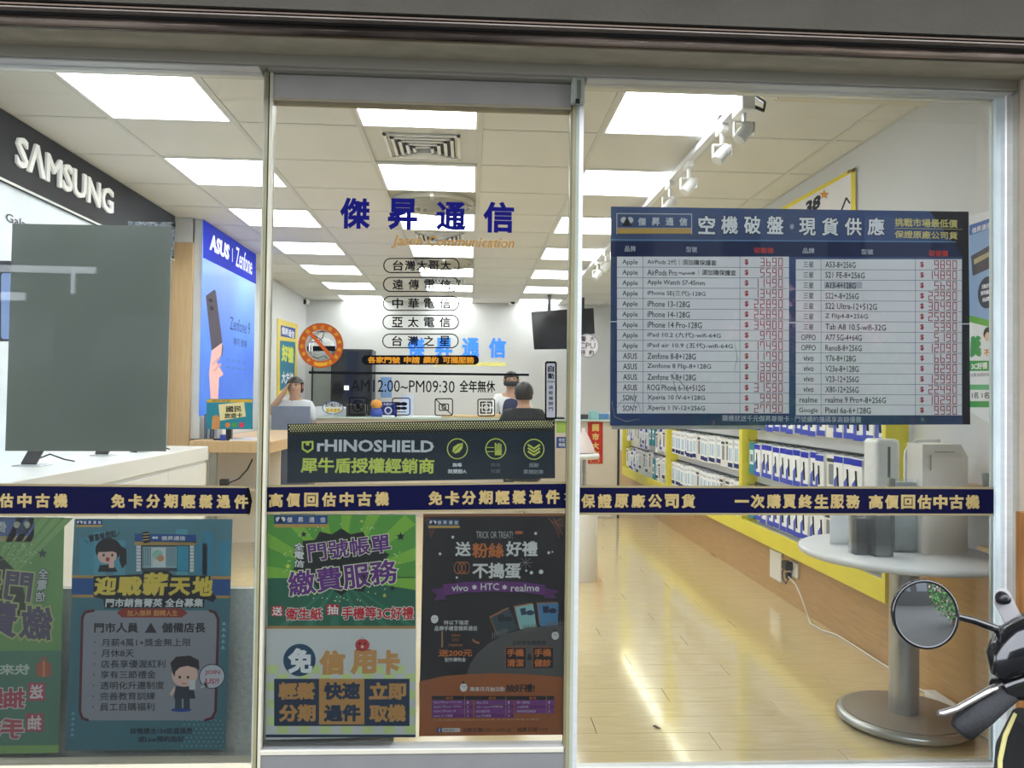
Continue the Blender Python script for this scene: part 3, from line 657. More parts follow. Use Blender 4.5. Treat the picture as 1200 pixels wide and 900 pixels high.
# --- green service poster
def green_art(p, mirror=False, pale=False, cx0=0):
    """laid out in zoomed coordinates of the poster on the door; mirrored for the one seen from behind"""
    def C(c):
        if not pale: return K(c)
        a = [int(c[i:i+2], 16) for i in (0, 2, 4)]; b = (128, 140, 120); return K('%02x%02x%02x' % tuple(int(x*.38+y*.62) for x, y in zip(a, b)))
    fx = (lambda x: x) if not mirror else (lambda x: 600-x)
    def R(x0, y0, x1, y1, c, l=1): a, b = sorted((fx(x0), fx(x1))); p.rect(a, y0, b, y1, C(c), l)
    def T(s_, x0, y0, x1, y1, c, l=3, w=.02, rot=0, **k):
        a, b = sorted((fx(x0), fx(x1)))
        if 'outline' in k: k['outline'] = C(k['outline'])
        p.text(s_, a, y0, b, y1, C(c), l, w, rot=-rot if mirror else rot, mirror=mirror, **k)
    def PL(pts, c, l=1): p.poly([(fx(x), y) for x, y in pts], C(c), l)
    R(40, 40, 561, 262, '5fa83a', 1); 
    for k in range(9):
        a0 = -PI+k*PI/8; a1 = a0+.16; cx, cy = 300, 262
        def end(a):
            dx, dy = math.cos(a), math.sin(a)
            t_ = min([v for v in ((561-cx)/dx if dx > 1e-6 else 1e9, (40-cx)/dx if dx < -1e-6 else 1e9, (40-cy)/dy if dy < -1e-6 else 1e9)]); return (cx+dx*t_, cy+dy*t_)
        PL([(cx, cy), end(a0), end(a1)], '8cc63f', 2)
    R(40, 258, 561, 432, '1f6b50', 1)
    for k in range(6): PL([(300, 262), (80+k*90, 430), (110+k*90, 430)], '2c7d5f', 2)
    R(37, 430, 561, 440, 'b38a4e', 3)
    pts = []
    for k in range(28):
        a = 2*PI*k/28; r = 1.0 if k % 2 else .84; pts.append((300+175*r*math.cos(a), 205+118*r*math.sin(a)))
    PL(pts, '101814', 3)
    for k in range(60):
        a = random.uniform(0, 2*PI); r = random.uniform(1, 1.18); x, y = 300+180*r*math.cos(a), 205+122*r*math.sin(a)
        p.star(fx(x), y, 2.6, C('cfe6b0'), 3, 3, .9)
    logo_chip(p, min(fx(64), fx(252)), 42, max(fx(64), fx(252)), 84, lay=3, mirror=mirror, blue='1a4a8c' if not pale else '65779a', ch='e6e6e0' if not pale else 'a9b09c')
    for i, c in enumerate('全電信'): T(c, 134, 138+i*30, 170, 164+i*30, 'f0f0ea', 6, .02, outline='101010', ow=.05, rot=-.12)
    T('門號帳單', 182, 122, 474, 188, '6a2a86', 6, .025, rot=.13, outline='eef0c8', ow=.035)
    T('繳費服務', 112, 216, 500, 304, '6a2a86', 6, .025, rot=.13, outline='eef0c8', ow=.035)
    for x, y, r, c in ((168, 108, 12, '101010'), (509, 116, 16, '101010'), (480, 298, 11, '101010'), (113, 220, 12, 'd8e05a'), (452, 323, 8, 'd8e05a'), (372, 62, 7, 'd8e05a')): p.star(fx(x), y, r, C(c), 7)
    R(54, 360, 96, 396, 'c8202a', 4); R(248, 354, 292, 392, 'c8202a', 4)
    T('送', 57, 362, 93, 394, 'f2f2ee', 5, .02); T('抽', 251, 357, 289, 390, 'f2f2ee', 5, .02)
    T('衛生紙', 104, 366, 234, 410, 'c8202a', 5, .03, outline='f2e8e0', ow=.05)
    T('手機等3C好禮', 302, 362, 554, 408, 'c8202a', 5, .03, outline='f2e8e0', ow=.05)
    R(37, 440, 561, 812, 'd5d8d4', 1)
    for r in range(8):
        for k in range(14):
            x, y = 40+k*37.2, 568+r*30
            if (r+k) % 2 == 0: R(x, y, min(x+37, 561), min(y+30, 810), 'cfe29a', 2)
    p.ring(fx(153), 550, 57, C('134a68'), 3); T('免', 112, 508, 200, 598, 'eef0f0', 4, .05)
    for c, x in (('信', 222), ('用', 332), ('卡', 428)): T(c, x, 515, x+(92 if c != '卡' else 78), 602, 'cf9a58', 4, .06)
    p.ring(fx(374), 497, 25, C('c43a34'), 5, ry=22); R(350, 512, 402, 516, 'c43a34', 5); p.ring(fx(365), 492, 4, C('141414'), 6, n=10); p.ring(fx(384), 492, 4, C('141414'), 6, n=10); p.ring(fx(374), 503, 5, C('f0d0c0'), 6, n=10); p.ring(fx(374), 471, 8, C('c9c9c4'), 6, ry=6)
    R(64, 616, 540, 782, '15324e', 3); R(222, 616, 381, 776, 'c79452', 4)
    for i, (a, b, x, c) in enumerate((('輕鬆', '分期', 80, 'c79452'), ('快速', '過件', 238, '15324e'), ('立即', '取機', 398, 'c79452'))):
        T(a, x, 628, x+130, 690, c, 5, .05); T(b, x, 706, x+130, 768, c, 5, .05)
    R(34, 812, 561, 822, '15324e', 2)
def green_poster():
    o = sheet('poster', PB, [(314, 603), (488, 602.3), (487, 862.5), (311.3, 867)], .0012, K('d5d8d4'), 'green and white bill payment poster low on the sliding door', 'poster')
    p = Print(PB).view(300, 590, 3); green_art(p); p.build(o)
green_poster()
# mirrored poster seen from behind at the frame edge
pm = Plane('Y', GY+.02)
o = sheet('poster', pm, [(-107, 605.5), (75.5, 606.5), (68.5, 882.5), (-118, 885)], .0012, K('7f9474'), 'faded green poster seen from behind with mirrored characters', 'poster')
p = Print(pm)
pc = lambda c: K(c)
p.poly([(-107, 606), (75.5, 606.8), (72.5, 762), (-111, 764)], pc('71975e'), 1); p.poly([(-111, 764), (72.5, 762), (69, 873), (-116, 875)], pc('557b66'), 1); p.poly([(-116, 875), (69, 873), (68.6, 882), (-118, 884)], pc('7fa25c'), 1)
for k in range(5): p.poly([(-40, 730), (20+k*14, 607), (30+k*14, 607)], pc('84a668'), 2)
p.rect(-60, 606.5, 40, 628, pc('5a6c98'), 2); p.rect(-60, 628, 40, 635, pc('a39a6c'), 2)
p.poly([(26, 611), (34, 625), (18, 625)], pc('3c4560'), 4); p.ring(20, 615, 4, pc('aab09c'), 3, n=14); p.ring(32, 615, 4, pc('aab09c'), 3, n=14); p.text('傑', -6, 611, 8, 624, pc('b4b8b0'), 3, .03, mirror=True)
p.star(50, 648.5, 6, pc('4a4f54'), 3); random.seed(3)
for k in range(40): p.star(random.uniform(0, 42), 636+random.uniform(0, 24), 1, pc('a9bd94'), 3, 3, .9)
p.poly([(-40, 640), (2, 652), (14, 664), (24, 676), (30, 700), (30, 722), (-40, 730)], pc('45483f'), 3)
for i, c in enumerate('全電信'): p.text(c, 45-i*1.6, 666+i*13.5, 57-i*1.6, 678+i*13.5, pc('c0c4c0'), 5, .02, mirror=True, outline=pc('4a4c50'), ow=.06)
p.text('門', 6, 670, 38, 704, pc('5c5568'), 5, .03, mirror=True, rot=-.1, outline=pc('a9b074'), ow=.05); p.text('號', -30, 666, 2, 698, pc('5c5568'), 5, .03, mirror=True, rot=-.1, outline=pc('a9b074'), ow=.05)
p.text('繳', 24, 710, 62, 750, pc('5c5568'), 5, .03, mirror=True, rot=-.1, outline=pc('a9b074'), ow=.05); p.text('費', -16, 704, 22, 746, pc('5c5568'), 5, .03, mirror=True, rot=-.1, outline=pc('a9b074'), ow=.05)
p.text('快來傳', -18, 778, 35, 791, pc('b9c2b4'), 3, .03, mirror=True); p.rrect(43, 776, 60, 793, 3, pc('a8604c'), 3); p.rect(50, 774, 53, 793, pc('c08a5a'), 4); p.ring(51.5, 773.5, 4, pc('a8604c'), 3, r2=2, n=12)
p.rect(33, 800, 53, 821, pc('a8505a'), 3); p.text('送', 35, 802, 51, 819, pc('d0c8c4'), 4, .03, mirror=True); p.text('抽獎', -22, 806, 30, 830, pc('a8505a'), 4, .04, mirror=True, outline=pc('c8c0b8'), ow=.05)
p.rect(31, 836, 51, 857, pc('a8505a'), 3); p.text('抽', 33, 838, 49, 855, pc('d0c8c4'), 4, .03, mirror=True); p.text('手機', -26, 842, 28, 866, pc('a8505a'), 4, .04, mirror=True, outline=pc('c8c0b8'), ow=.05)
p.build(o)

# --- recruiting poster
def teal_poster():
    o = sheet('poster', PB, [(88, 608), (272.5, 608.5), (264.3, 878.5), (76.3, 879.5)], .0012, K('44707a'), 'teal recruiting poster with grey notice box low on fixed glass', 'poster')
    p = Print(PB).view(0, 600, 3)
    p.poly([(262, 26), (817, 26), (812, 230), (252, 230)], K('50808c'), 1)
    for x0, y0, x1, c in ((280, 90, 330, '4a8da0'), (330, 70, 372, '559aab'), (690, 110, 728, '3a86a0'), (712, 70, 750, '3a86a0'), (765, 105, 808, '3a86a0'), (620, 60, 660, '559aab'), (400, 100, 440, '559aab')): p.rect(x0, y0, x1, 222, K(c), 2)
    logo_chip(p, 268, 28, 360, 52, lay=3)
    p.poly([(253, 222), (812, 226), (811, 236), (253, 232)], K('b38f4a'), 3); p.poly([(253, 232), (811, 236), (808, 294), (252, 290)], K('14508c'), 3); p.poly([(252, 290), (808, 294), (808, 303), (252, 300)], K('b38f4a'), 3)
    # shop drawing
    p.poly([(474, 76), (690, 80), (690, 108), (474, 104)], K('1a4a8c'), 4); p.rect(474, 104, 690, 116, K('b38f4a'), 4); p.rect(480, 116, 496, 208, K('d0d6d4'), 4); p.rect(668, 116, 682, 210, K('d0d6d4'), 4)
    for k in range(8): p.rect(480, 116+k*11.5, 496, 118+k*11.5, K('5a6a70'), 5); p.rect(668, 116+k*11.5, 682, 118+k*11.5, K('5a6a70'), 5)
    p.rect(496, 116, 668, 208, K('31424c'), 4); p.rect(502, 122, 622, 196, K('8fb0b4'), 5)
    for k in range(6): p.rect(505+k*6, 125, 507+k*6, 190, K('33505c'), 6); p.rect(585+k*6, 125, 587+k*6, 190, K('33505c'), 6)
    p.rect(532, 124, 584, 194, K('c9d4d2'), 6); p.ring(555, 150, 18, K('8fc0b0'), 7, n=16); p.ring(566, 162, 12, K('c98a5a'), 8, n=16)
    p.rect(624, 120, 664, 206, K('2f8fa8'), 5); p.text('傑昇通信', 568, 84, 652, 100, K('d6dde0'), 5, .02); p.ring(541, 90, 5, K('d6dde0'), 5, n=10); p.ring(551, 90, 5, K('d6dde0'), 5, n=10)
    p.poly([(500, 72), (522, 68), (530, 106), (506, 110)], K('15181a'), 6); 
    for k in range(3): p.line([(504, 78+k*10), (524, 76+k*10)], 3, K('c9b060'), 7)
    # girl
    p.ring(382, 132, 46, K('1f1a1c'), 5, ry=40); p.poly([(425, 118), (445, 130), (446, 180), (430, 200), (420, 170)], K('1f1a1c'), 5)
    p.ring(378, 153, 34, K('d9b6a6'), 6, ry=28); p.poly([(345, 140), (350, 118), (385, 112), (415, 122), (418, 145), (395, 138), (372, 140)], K('1f1a1c'), 7)
    for x in (366, 396): p.ring(x, 151, 4, K('141214'), 8, n=10, ry=5)
    p.ring(380, 166, 7, K('9c4040'), 8, n=12, ry=8); p.poly([(352, 186), (400, 186), (415, 210), (345, 210)], K('15181a'), 6); p.rect(384, 168, 402, 196, K('d9b6a6'), 7)
    p.text('賀喜報您知', 312, 72, 408, 98, K('15181a'), 5, .03, rot=.2); p.line([(298, 96), (310, 110)], 2, K('15181a'), 5); p.line([(412, 86), (422, 68)], 2, K('15181a'), 5)
    # title
    p.poly([(330, 226), (500, 218), (505, 206), (590, 206), (610, 222), (740, 224), (745, 280), (762, 300), (750, 316), (720, 306), (718, 336), (368, 338), (364, 306), (330, 298)], K('10161c'), 5)
    for c, x0, y0, x1, y1 in (('迎', 332, 226, 412, 294), ('戰', 416, 226, 500, 294), ('薪', 502, 212, 592, 296), ('天', 594, 230, 672, 294), ('地', 676, 226, 750, 296)): p.text(c, x0, y0, x1, y1, K('d8c04e'), 6, .05, shear=.08)
    p.text('門市銷售菁英 全台募集', 372, 303, 716, 334, K('cfd2d0'), 6, .03, shear=.08)
    # notice
    p.rrect(285, 346, 762, 732, 36, K('8a8d94'), 4)
    red = K('5a1a24'); 
    p.line([(330, 346), (300, 352), (290, 372), (282, 700), (290, 724), (310, 731)], 9, red, 5); p.line([(738, 346), (758, 354), (768, 378), (758, 700), (746, 724), (722, 731)], 9, red, 5)
    p.poly([(412, 354), (430, 338), (640, 338), (660, 354), (640, 370), (430, 370)], K('8f2f22'), 6); p.text('加入傑昇 翻轉人生', 448, 344, 626, 366, K('c9924a'), 7, .02)
    dk = K('23262c')
    p.text('門市人員', 332, 388, 488, 424, dk, 6, .03); p.poly([(531, 388), (552, 424), (510, 424)], dk, 6); p.text('儲備店長', 570, 388, 724, 424, dk, 6, .03)
    for i, (s_, x1) in enumerate((('月薪4萬1+獎金無上限', 672), ('月休8天', 472), ('店長享優渥紅利', 582), ('享有三節禮金', 549), ('透明化升遷制度', 578), ('完善教育訓練', 546), ('員工自購福利', 544))):
        y0 = 444+i*37.7; x0 = 358-i*1.1; p.text(s_, x0, y0, x1, y0+28, dk, 6, .01); p.ring(x0-24, y0+14, 2.5, dk, 6, n=8)
    # man
    p.ring(650, 572, 45, K('d9b6a6'), 6, ry=42); p.poly([(606, 560), (600, 530), (620, 508), (668, 504), (700, 520), (702, 556), (690, 548), (660, 540), (632, 546), (618, 560), (614, 580)], K('201c1c'), 7)
    for x in (633, 662): p.ring(x, 580, 5, K('141214'), 7, n=10); 
    p.line([(640, 602), (656, 603)], 2.5, K('8a4038'), 7); p.poly([(618, 612), (680, 612), (688, 655), (612, 655)], K('26303c'), 6); p.rect(616, 652, 640, 692, K('1d3a44'), 6); p.rect(646, 652, 668, 692, K('1d3a44'), 6)
    p.line([(616, 618), (602, 640)], 10, K('d9b6a6'), 5); p.rrect(666, 590, 688, 624, 4, K('c9ccd0'), 8); p.ring(638, 695, 36, K('14408c'), 5, ry=7)
    p.ring(746, 577, 46, K('15181a'), 6, ry=44); p.ring(746, 577, 43, K('b9bcc4'), 7, ry=41); p.poly([(704, 618), (722, 596), (734, 612)], K('b9bcc4'), 7)
    p.text('JOIN', 722, 555, 774, 573, K('b0303a'), 8, .02); p.text('US!!', 724, 584, 770, 603, K('b0303a'), 8, .02)
    p.text('詳情請洽104投遞履歷', 458, 758, 678, 780, K('1c2c34'), 5, .02); p.text('或Line預約面試', 486, 787, 648, 808, K('1c2c34'), 5, .02)
    for r in range(7):
        for k in range(9): 
            x, y = 640+k*17+(r % 2)*8, 732+r*15
            if x < 790: p.ring(x, y, 3.2, K('6f9ca4'), 3, n=6)
    for k in range(5): p.poly([(258-k, 700+k*19), (266-k, 712+k*19), (250-k, 712+k*19)], K('6f9ca4'), 3); p.poly([(788-k, 384+k*21), (796-k, 397+k*21), (780-k, 397+k*21)], K('7fa9b0'), 3)
    p.build(o)
teal_poster()

# --- halloween poster
def hallo_poster():
    o = sheet('poster', PB, [(496, 602.3), (664, 601.5), (662.3, 861), (491, 862.5)], .0012, K('8f5626'), 'black and orange halloween gift poster low on the sliding door', 'poster')
    p = Print(PB).view(480, 590, 3); org = K('c9702c'); wh = K('dcdcd6'); blk = K('0d0c0c'); pur = K('6a2a78')
    p.poly([(50, 46), (546, 44), (544, 610), (300, 596), (200, 600), (36, 626)], K('171615'), 1)
    p.rrect(60, 52, 540, 330, 40, blk, 2)
    for k in range(7):
        for sx, ox in ((1, 548), (-1, 52)):
            p.line([(ox-sx*(6+k*7), 48+k*2), (ox-sx*(3+k*3), 60+k*10)], 1.6, K('9c5a3c'), 3)
    p.line([(535, 52), (505, 70), (488, 52)], 2, K('9c5a3c'), 3); p.line([(505, 50), (540, 110)], 2, K('9c5a3c'), 3); p.line([(546, 80), (520, 72)], 2, K('9c5a3c'), 3)
    logo_chip(p, 66, 56, 176, 86, lay=4, blue='1f4670')
    p.text('TRICK OR TREAT!', 234, 98, 362, 122, K('b4b4a8'), 4, 0); p.ring(384, 102, 16, K('b05a2c'), 4, ry=6, n=14)
    p.text('送', 160, 134, 216, 186, wh, 4, .03); p.text('粉絲', 220, 138, 332, 192, org, 4, .03); p.text('好禮', 338, 132, 450, 186, wh, 4, .03)
    p.text('不搗蛋', 220, 208, 392, 264, wh, 4, .03)
    for x in (170, 184, 198): p.ring(x, 226, 14, org, 4, r2=12, ry=22, n=16)
    for x, y, r in ((152, 118, 5), (107, 177, 5), (443, 105, 5), (462, 240, 8), (489, 173, 5), (428, 243, 6), (166, 260, 4), (410, 236, 4), (502, 170, 3)): p.ring(x, y, r, wh, 4, n=12)
    for k in range(8): a = k*PI/4; p.line([(408, 208), (408+24*math.cos(a), 208+22*math.sin(a))], 1.4, K('8c8c88'), 3)
    p.poly([(74, 302), (120, 296), (118, 318), (132, 336), (86, 341), (96, 322)], K('5a2468'), 3); p.poly([(528, 308), (478, 296), (480, 320), (468, 330), (516, 334), (506, 320)], K('5a2468'), 3)
    p.poly([(118, 284), (200, 276), (300, 273), (400, 276), (478, 286), (478, 322), (400, 312), (300, 309), (200, 312), (118, 324)], pur, 4)
    p.text('vivo', 148, 286, 206, 308, wh, 5, .01); p.star(228, 294, 11, wh, 5, 6, .5); p.text('HTC', 250, 280, 314, 304, wh, 5, .01); p.star(334, 294, 11, wh, 5, 6, .5); p.text('realme', 356, 284, 456, 309, wh, 5, .01)
    # grey hill
    p.poly([(200, 600), (215, 560), (240, 525), (280, 490), (340, 458), (400, 440), (470, 432), (546, 430), (544, 610), (300, 596)], K('55534f'), 3)
    # phones
    def ph(pts, c, c2, fr='a8673c'):
        p.poly([(x-4, y-4) for x, y in pts], K(fr), 3); p.poly(pts, K(c), 4)
        cx = sum(x for x, y in pts)/4; cy = sum(y for x, y in pts)/4; p.poly([(cx+(x-cx)*.3-10, cy+(y-cy)*.3-18) for x, y in pts], K(c2), 5); p.ring(cx+14, cy-14, 15, K(c2), 5, n=14, ry=9)
    ph([(284, 402), (350, 368), (382, 440), (312, 470)], '33474c', '1a2426'); ph([(370, 364), (434, 352), (446, 432), (388, 442)], '8fc0bc', '243c58'); ph([(450, 352), (524, 350), (520, 428), (460, 432)], '4a86b0', '16243c')
    for x0, x1, y in ((290, 350, 462), (400, 450, 437), (480, 548, 424)):
        n = int((x1-x0)/8)
        for k in range(n): yy_ = y-k*(18 if x0 == 290 else 4)/n; p.rect(x0+k*8, yy_-10, x0+k*8+3, yy_+14, K('6b6964'), 6)
        p.line([(x0, y), (x1, y-(18 if x0 == 290 else 4))], 2.4, K('6b6964'), 6)
    for x, y in ((88, 406), (512, 464), (190, 646)):
        p.ring(x, y, 13, wh, 5, ry=15, n=16); p.star(x-1, y-17, 6, blk, 6, 3, .6); p.ring(x-4, y-3, 2, blk, 6, n=6); p.ring(x+4, y-3, 2, blk, 6, n=6)
    p.text('持以下指定', 120, 410, 208, 426, wh, 5, .01); p.text('品牌手機至傑昇通信', 88, 430, 238, 447, wh, 5, .01)
    p.rect(114, 450, 212, 505, K('101010'), 4); p.rect(112, 448, 117, 505, K('b08a50'), 5); 
    for i, s_ in enumerate(('vivo', 'HTC', 'realme')): p.text(s_, 162-len(s_)*4, 456+i*17, 162+len(s_)*4, 468+i*17, K('b0602c'), 5, .01)
    p.line([(222, 478), (230, 486), (244, 490)], 6, org, 5)
    p.text('送200元', 102, 512, 220, 538, org, 5, .03); p.text('配件購物金', 124, 541, 198, 556, wh, 5, .01)
    p.text('立即享免費服務', 360, 482, 480, 497, blk, 5, .01)
    for x in (336, 432): p.rect(x, 504, x+72, 578, K('a55a2a'), 4); p.rect(x+2, 506, x+72, 578, blk, 5)
    p.text('手機', 342, 510, 402, 538, org, 6, .03); p.text('清潔', 342, 546, 402, 574, org, 6, .03); p.text('手機', 438, 510, 498, 538, org, 6, .03); p.text('健診', 438, 546, 498, 574, org, 6, .03); p.text('&', 412, 528, 432, 550, blk, 6, .02)
    # orange ground
    p.poly([(34, 626), (120, 606), (200, 600), (300, 596), (420, 600), (544, 610), (545, 812), (34, 818)], K('a05a28'), 4)
    p.text('再享月月抽活動', 212, 644, 334, 660, wh, 5, .01); p.text('抽好禮!', 338, 634, 440, 663, blk, 5, .03)
    p.rect(78, 676, 508, 690, blk, 5)
    for i, x0 in enumerate((78, 228, 370)):
        n = (4, 4, 3)[i]; x1 = (222, 366, 508)[i]
        for r in range(n):
            y0 = 691+r*15.6; p.rect(x0, y0, x1, y0+14.6, pur if r % 2 else K('7a3a86'), 5)
            s_ = (('Apple iPhone 14 Pro Max', 'Apple iPhone 14 Pro', 'Apple iPhone 14', 'realme GT 大師版'), ('vivo S12', 'Video Charger手持穩定器', 'HIXON智能手環', 'vivo TWS耳機'), ('傑昇一萬購物金', 'LONG藍芽音響', '傑昇通信聯名好禮品牌'))[i][r]
            p.text(s_, x0+6, y0+3, x0+6+min(len(s_)*5.2, 100)*(1 if s_[0] < 'z' else 1.3), y0+12, K('cbb6d0'), 6, .005); p.text(str(1+r), x1-20, y0+3, x1-15, y0+12, K('cbb6d0'), 6)
        p.line([(x1-28, 676), (x1-28, 690+n*15.6)], 1.2, K('c08a5a'), 6); p.text('獎項', x0+50, 679, x0+74, 688, org, 6, .01)
    p.text('＊本活動依主辦單位公告為準 保留最終解釋之權利', 84, 757, 455, 762, K('d0a878'), 5)
    p.rect(97, 788, 112, 804, K('2a4a8c'), 5); p.text('f', 102, 790, 108, 803, wh, 6, .02); p.rrect(114, 789, 178, 803, 4, K('c9c4bc'), 5); p.text('傑昇通信', 118, 792, 158, 800, K('4a4a48'), 6)
    p.text('活動日期:10/1-10/31止｜抽獎日期:11/7', 186, 786, 486, 804, K('2a1208'), 5, .01)
    p.build(o)
hallo_poster()

# --- grey board hung on glass, with foil border
o = sheet('grey_board', Plane('Y', GY+.02), [(14.5, 262), (201, 265.2), (194, 529), (6, 528.5)], .006, mat('board_back_grey', '868c82', .32, var=.06, scale=2, coat=.3), 'large blank grey board hung on the glass below Samsung fascia', 'board')
fo = MB(); Mfoil = mat('crinkled_foil', 'c9ccd4', .35, .3, bump=1.0, bscale=60, c2='55565c', scale=120)
pl = Plane('Y', GY+.024)
for q in ([(150, 259.5), (206, 260.5), (206, 266), (150, 264.5)], [(200.5, 262), (206, 260.5), (203.5, 300), (200, 300)]):
    fo.add([pl.P(*pl.uv(*c)) for c in q], [(0, 1, 2, 3)], Mfoil)
fo.add([pl.P(*pl.uv(*c)) for c in [(200, 300), (203.5, 300), (197.5, 525), (194, 525)]], [(0, 1, 2, 3)], M_clear)
fo.build('foil_border', o)

# --- low speckled board behind the posters
bb = bx('partition_board', -2.25, g(462, 800, Y=GY+.10).x, GY+.10, GY+.13, -.003, g(300, 690, Y=GY+.1).z, mat('speckled_grey_board', 'b9bcb6', .7, var=.12, scale=90, bump=.3, bscale=90))
tag(bb, 'low speckled grey board standing behind the lower posters', 'board')

# ------------------------------------------------------------------ left side of the shop
XF = -2.26
Pl_ = Plane('X', XF)
u1, zt_ = Pl_.uv(205, 256); zb_ = Pl_.uv(60, 234)[1]
z_lo = (Pl_.uv(2, 207.5)[1]+Pl_.uv(110, 260)[1])/2
fa = tag(bx('shop_fascia', XL+.001, XF, GY+.06, u1, z_lo, CZ-.002, mat('fascia_dark', '0f1013', .5, var=.2, scale=1.5, c2='1e2024', spec=.2)), 'dark grey brand fascia with raised white letters under the ceiling', 'sign')
# raised letters
vs, fs, bb_, _ = glyphs('SΛMSUNG', .022)
lt = MB(); ya, zA_ = Pl_.uv(17, 178); yb_, zB_ = Pl_.uv(131, 231)
hgt = Pl_.uv(24, 161)[1]-Pl_.uv(24, 199)[1]; vm = (Pl_.uv(24, 161)[1]+Pl_.uv(24, 199)[1])/2; vm2 = (Pl_.uv(124, 217)[1]+Pl_.uv(124, 247)[1])/2; vmid = (vm+vm2)/2
wl_ = mat('letter_white', 'f4f4f4', .4, emit=.25); n0 = len(vs)
pts = []
for off, in ((.001,), (.014,)):
    for x, y, z in vs: pts.append((XF+off, ya+(x-bb_[0])/(bb_[1]-bb_[0])*(yb_-ya), vmid+((y-bb_[2])/(bb_[3]-bb_[2])-.5)*hgt))
edges = {}
for f in fs:
    for a, b in zip(f, f[1:]+f[:1]): edges[(a, b)] = edges.get((a, b), 0)+1
sidef = [(a, b, b+n0, a+n0) for (a, b) in edges if (b, a) not in edges]
lt.add(pts, [tuple(i+n0 for i in f) for f in fs]+sidef, wl_); lt.build('letters', fa)
bx('edge_trim', XF, XF+.004, GY+.06, u1, z_lo-.012, z_lo, M_alu, fa)
# pale advertising wall below the fascia
pn = bx('backlit_sign', XL+.001, XL+.02, GY+.06, u1-.05, .6, z_lo-.013, mat('pale_blue_backlit', 'dfe9f4', .4, emit=.25)); tag(pn, 'pale backlit phone advertising panel on the wall below Samsung fascia', 'sign')
p = Print(Plane('X', XL+.022)).view(0, 240, 3.75)
p.text('Galaxy', 24, 60, 160, 108, K('5a6068'), 2, .01)
p.rrect(-30, 246, 60, 600, 20, K('3a3f4c'), 2); p.rrect(4, 300, 60, 590, 12, K('86a2dc'), 3)
p.build(pn)
# wood column and white frame
yc = u1
wc0, wc1 = g(192, 400, Y=yc+.02).x, g(222, 400, Y=yc+.02).x
struct(bx('trim_12', XL, g(223.5, 400, Y=yc+.05).x, yc+.05, yc+.16, .0, CZ, M_woodl))
bx('pelmet', XL, g(223.5, 400, Y=yc+.05).x, yc+.04, yc+.17, g(200, 282, Y=yc).z, CZ-.001, M_wall, bpy.data.objects['trim_12'])
XA = -2.07
# ASUS light box
PA = Plane('X', XA)
ya, za = PA.uv(238, 256.5); yb2, zb2 = PA.uv(300, 298); zlo = PA.uv(238, 487)[1]
zd_lb = 0.93
lb = thing('light_box', 'tall blue backlit phone light box with white logo', 'sign', (XA-.1, (ya+yb2)/2, zlo))
bx('casing', XL+.001, XA-.002, ya+.02, yb2+.02, zd_lb, CZ-.005, mat('light_box_casing', 'e6e7e6', .4), lb)
M_lb = mat('light_box_face', '4d97ea', .3, c2='2f66dc', scale=.8, emit=.45)
bx('face', XA-.002, XA, ya+.0, yb2, zlo, min(za, CZ-.01), M_lb, lb)
p = Print(PA)
def kb(c): return ink(c, emit=.55)
p.poly([(238, 257), (300, 298), (300, 333), (238, 302)], kb('1a2cae'), 1)
p.view(0, 240, 3.75)
p.text('ASUS', 922, 150, 1008, 222, kb('f4f6ff'), 3, .05, shear=.15); p.text('Zenfone', 1036, 205, 1108, 290, kb('e8ecff'), 3, .01); p.line([(1021, 192), (1021, 250)], 3, kb('c8d0ff'), 3)
p.poly([(904, 400), (942, 372), (948, 380), (980, 630), (976, 666), (930, 640)], kb('4a4450'), 2)
for (x, y) in ((925, 420), (930, 455)): p.ring(x, y, 9, kb('2a2630'), 3, n=14)
sk = kb('d8a8a4')
p.poly([(930, 640), (976, 606), (972, 660), (950, 690), (982, 745), (962, 760), (956, 900), (928, 900), (918, 740), (924, 690)], sk, 3); p.line([(935, 700), (960, 676)], 10, kb('c89490'), 4); p.line([(940, 730), (968, 700)], 10, kb('c89490'), 4)
p.text('Zenfone 9', 1010, 505, 1098, 560, kb('3a4a7c'), 3, 0); p.text('輕巧 登場', 1026, 590, 1084, 622, kb('3a4a7c'), 3, 0)
for k in range(4): p.ring(1002+k*24, 682+k*4, 6, kb('5a76b4'), 3, r2=4, n=12); p.rect(994+k*24, 712+k*3, 1012+k*24, 716+k*3, kb('5a76b4'), 3)
p.build(lb)

# white cabinet run
XC = -1.80
PC = Plane('X', XC); ue, zc = PC.uv(243, 523)
ue = 5.62; zc = PC.uv(243, 523)[1]
cb = thing('display_cabinet', 'long white lacquered display cabinet along the Samsung wall', 'cabinet', ((XL+XC)/2, 4.2, 0))
bx('carcass', XL+.022, XC-.02, GY+.15, ue-.01, 0, zc-.10, M_white, cb); bx('worktop', XL+.022, XC, GY+.15, ue, zc-.095, zc, M_white, cb, .004)
for k in range(4):
    y0 = ue-.01-(k+1)*.7; o = bx('door', XC-.02, XC-.006, y0+.003, y0+.697, .06, zc-.115, M_white, cb, .002)
    MB().lathe([(.001, .004), (.007, .004), (.007, 0)], (XC-.006, y0+.12, zc-.26), M_dark, 10, 'X').build('lock', o)
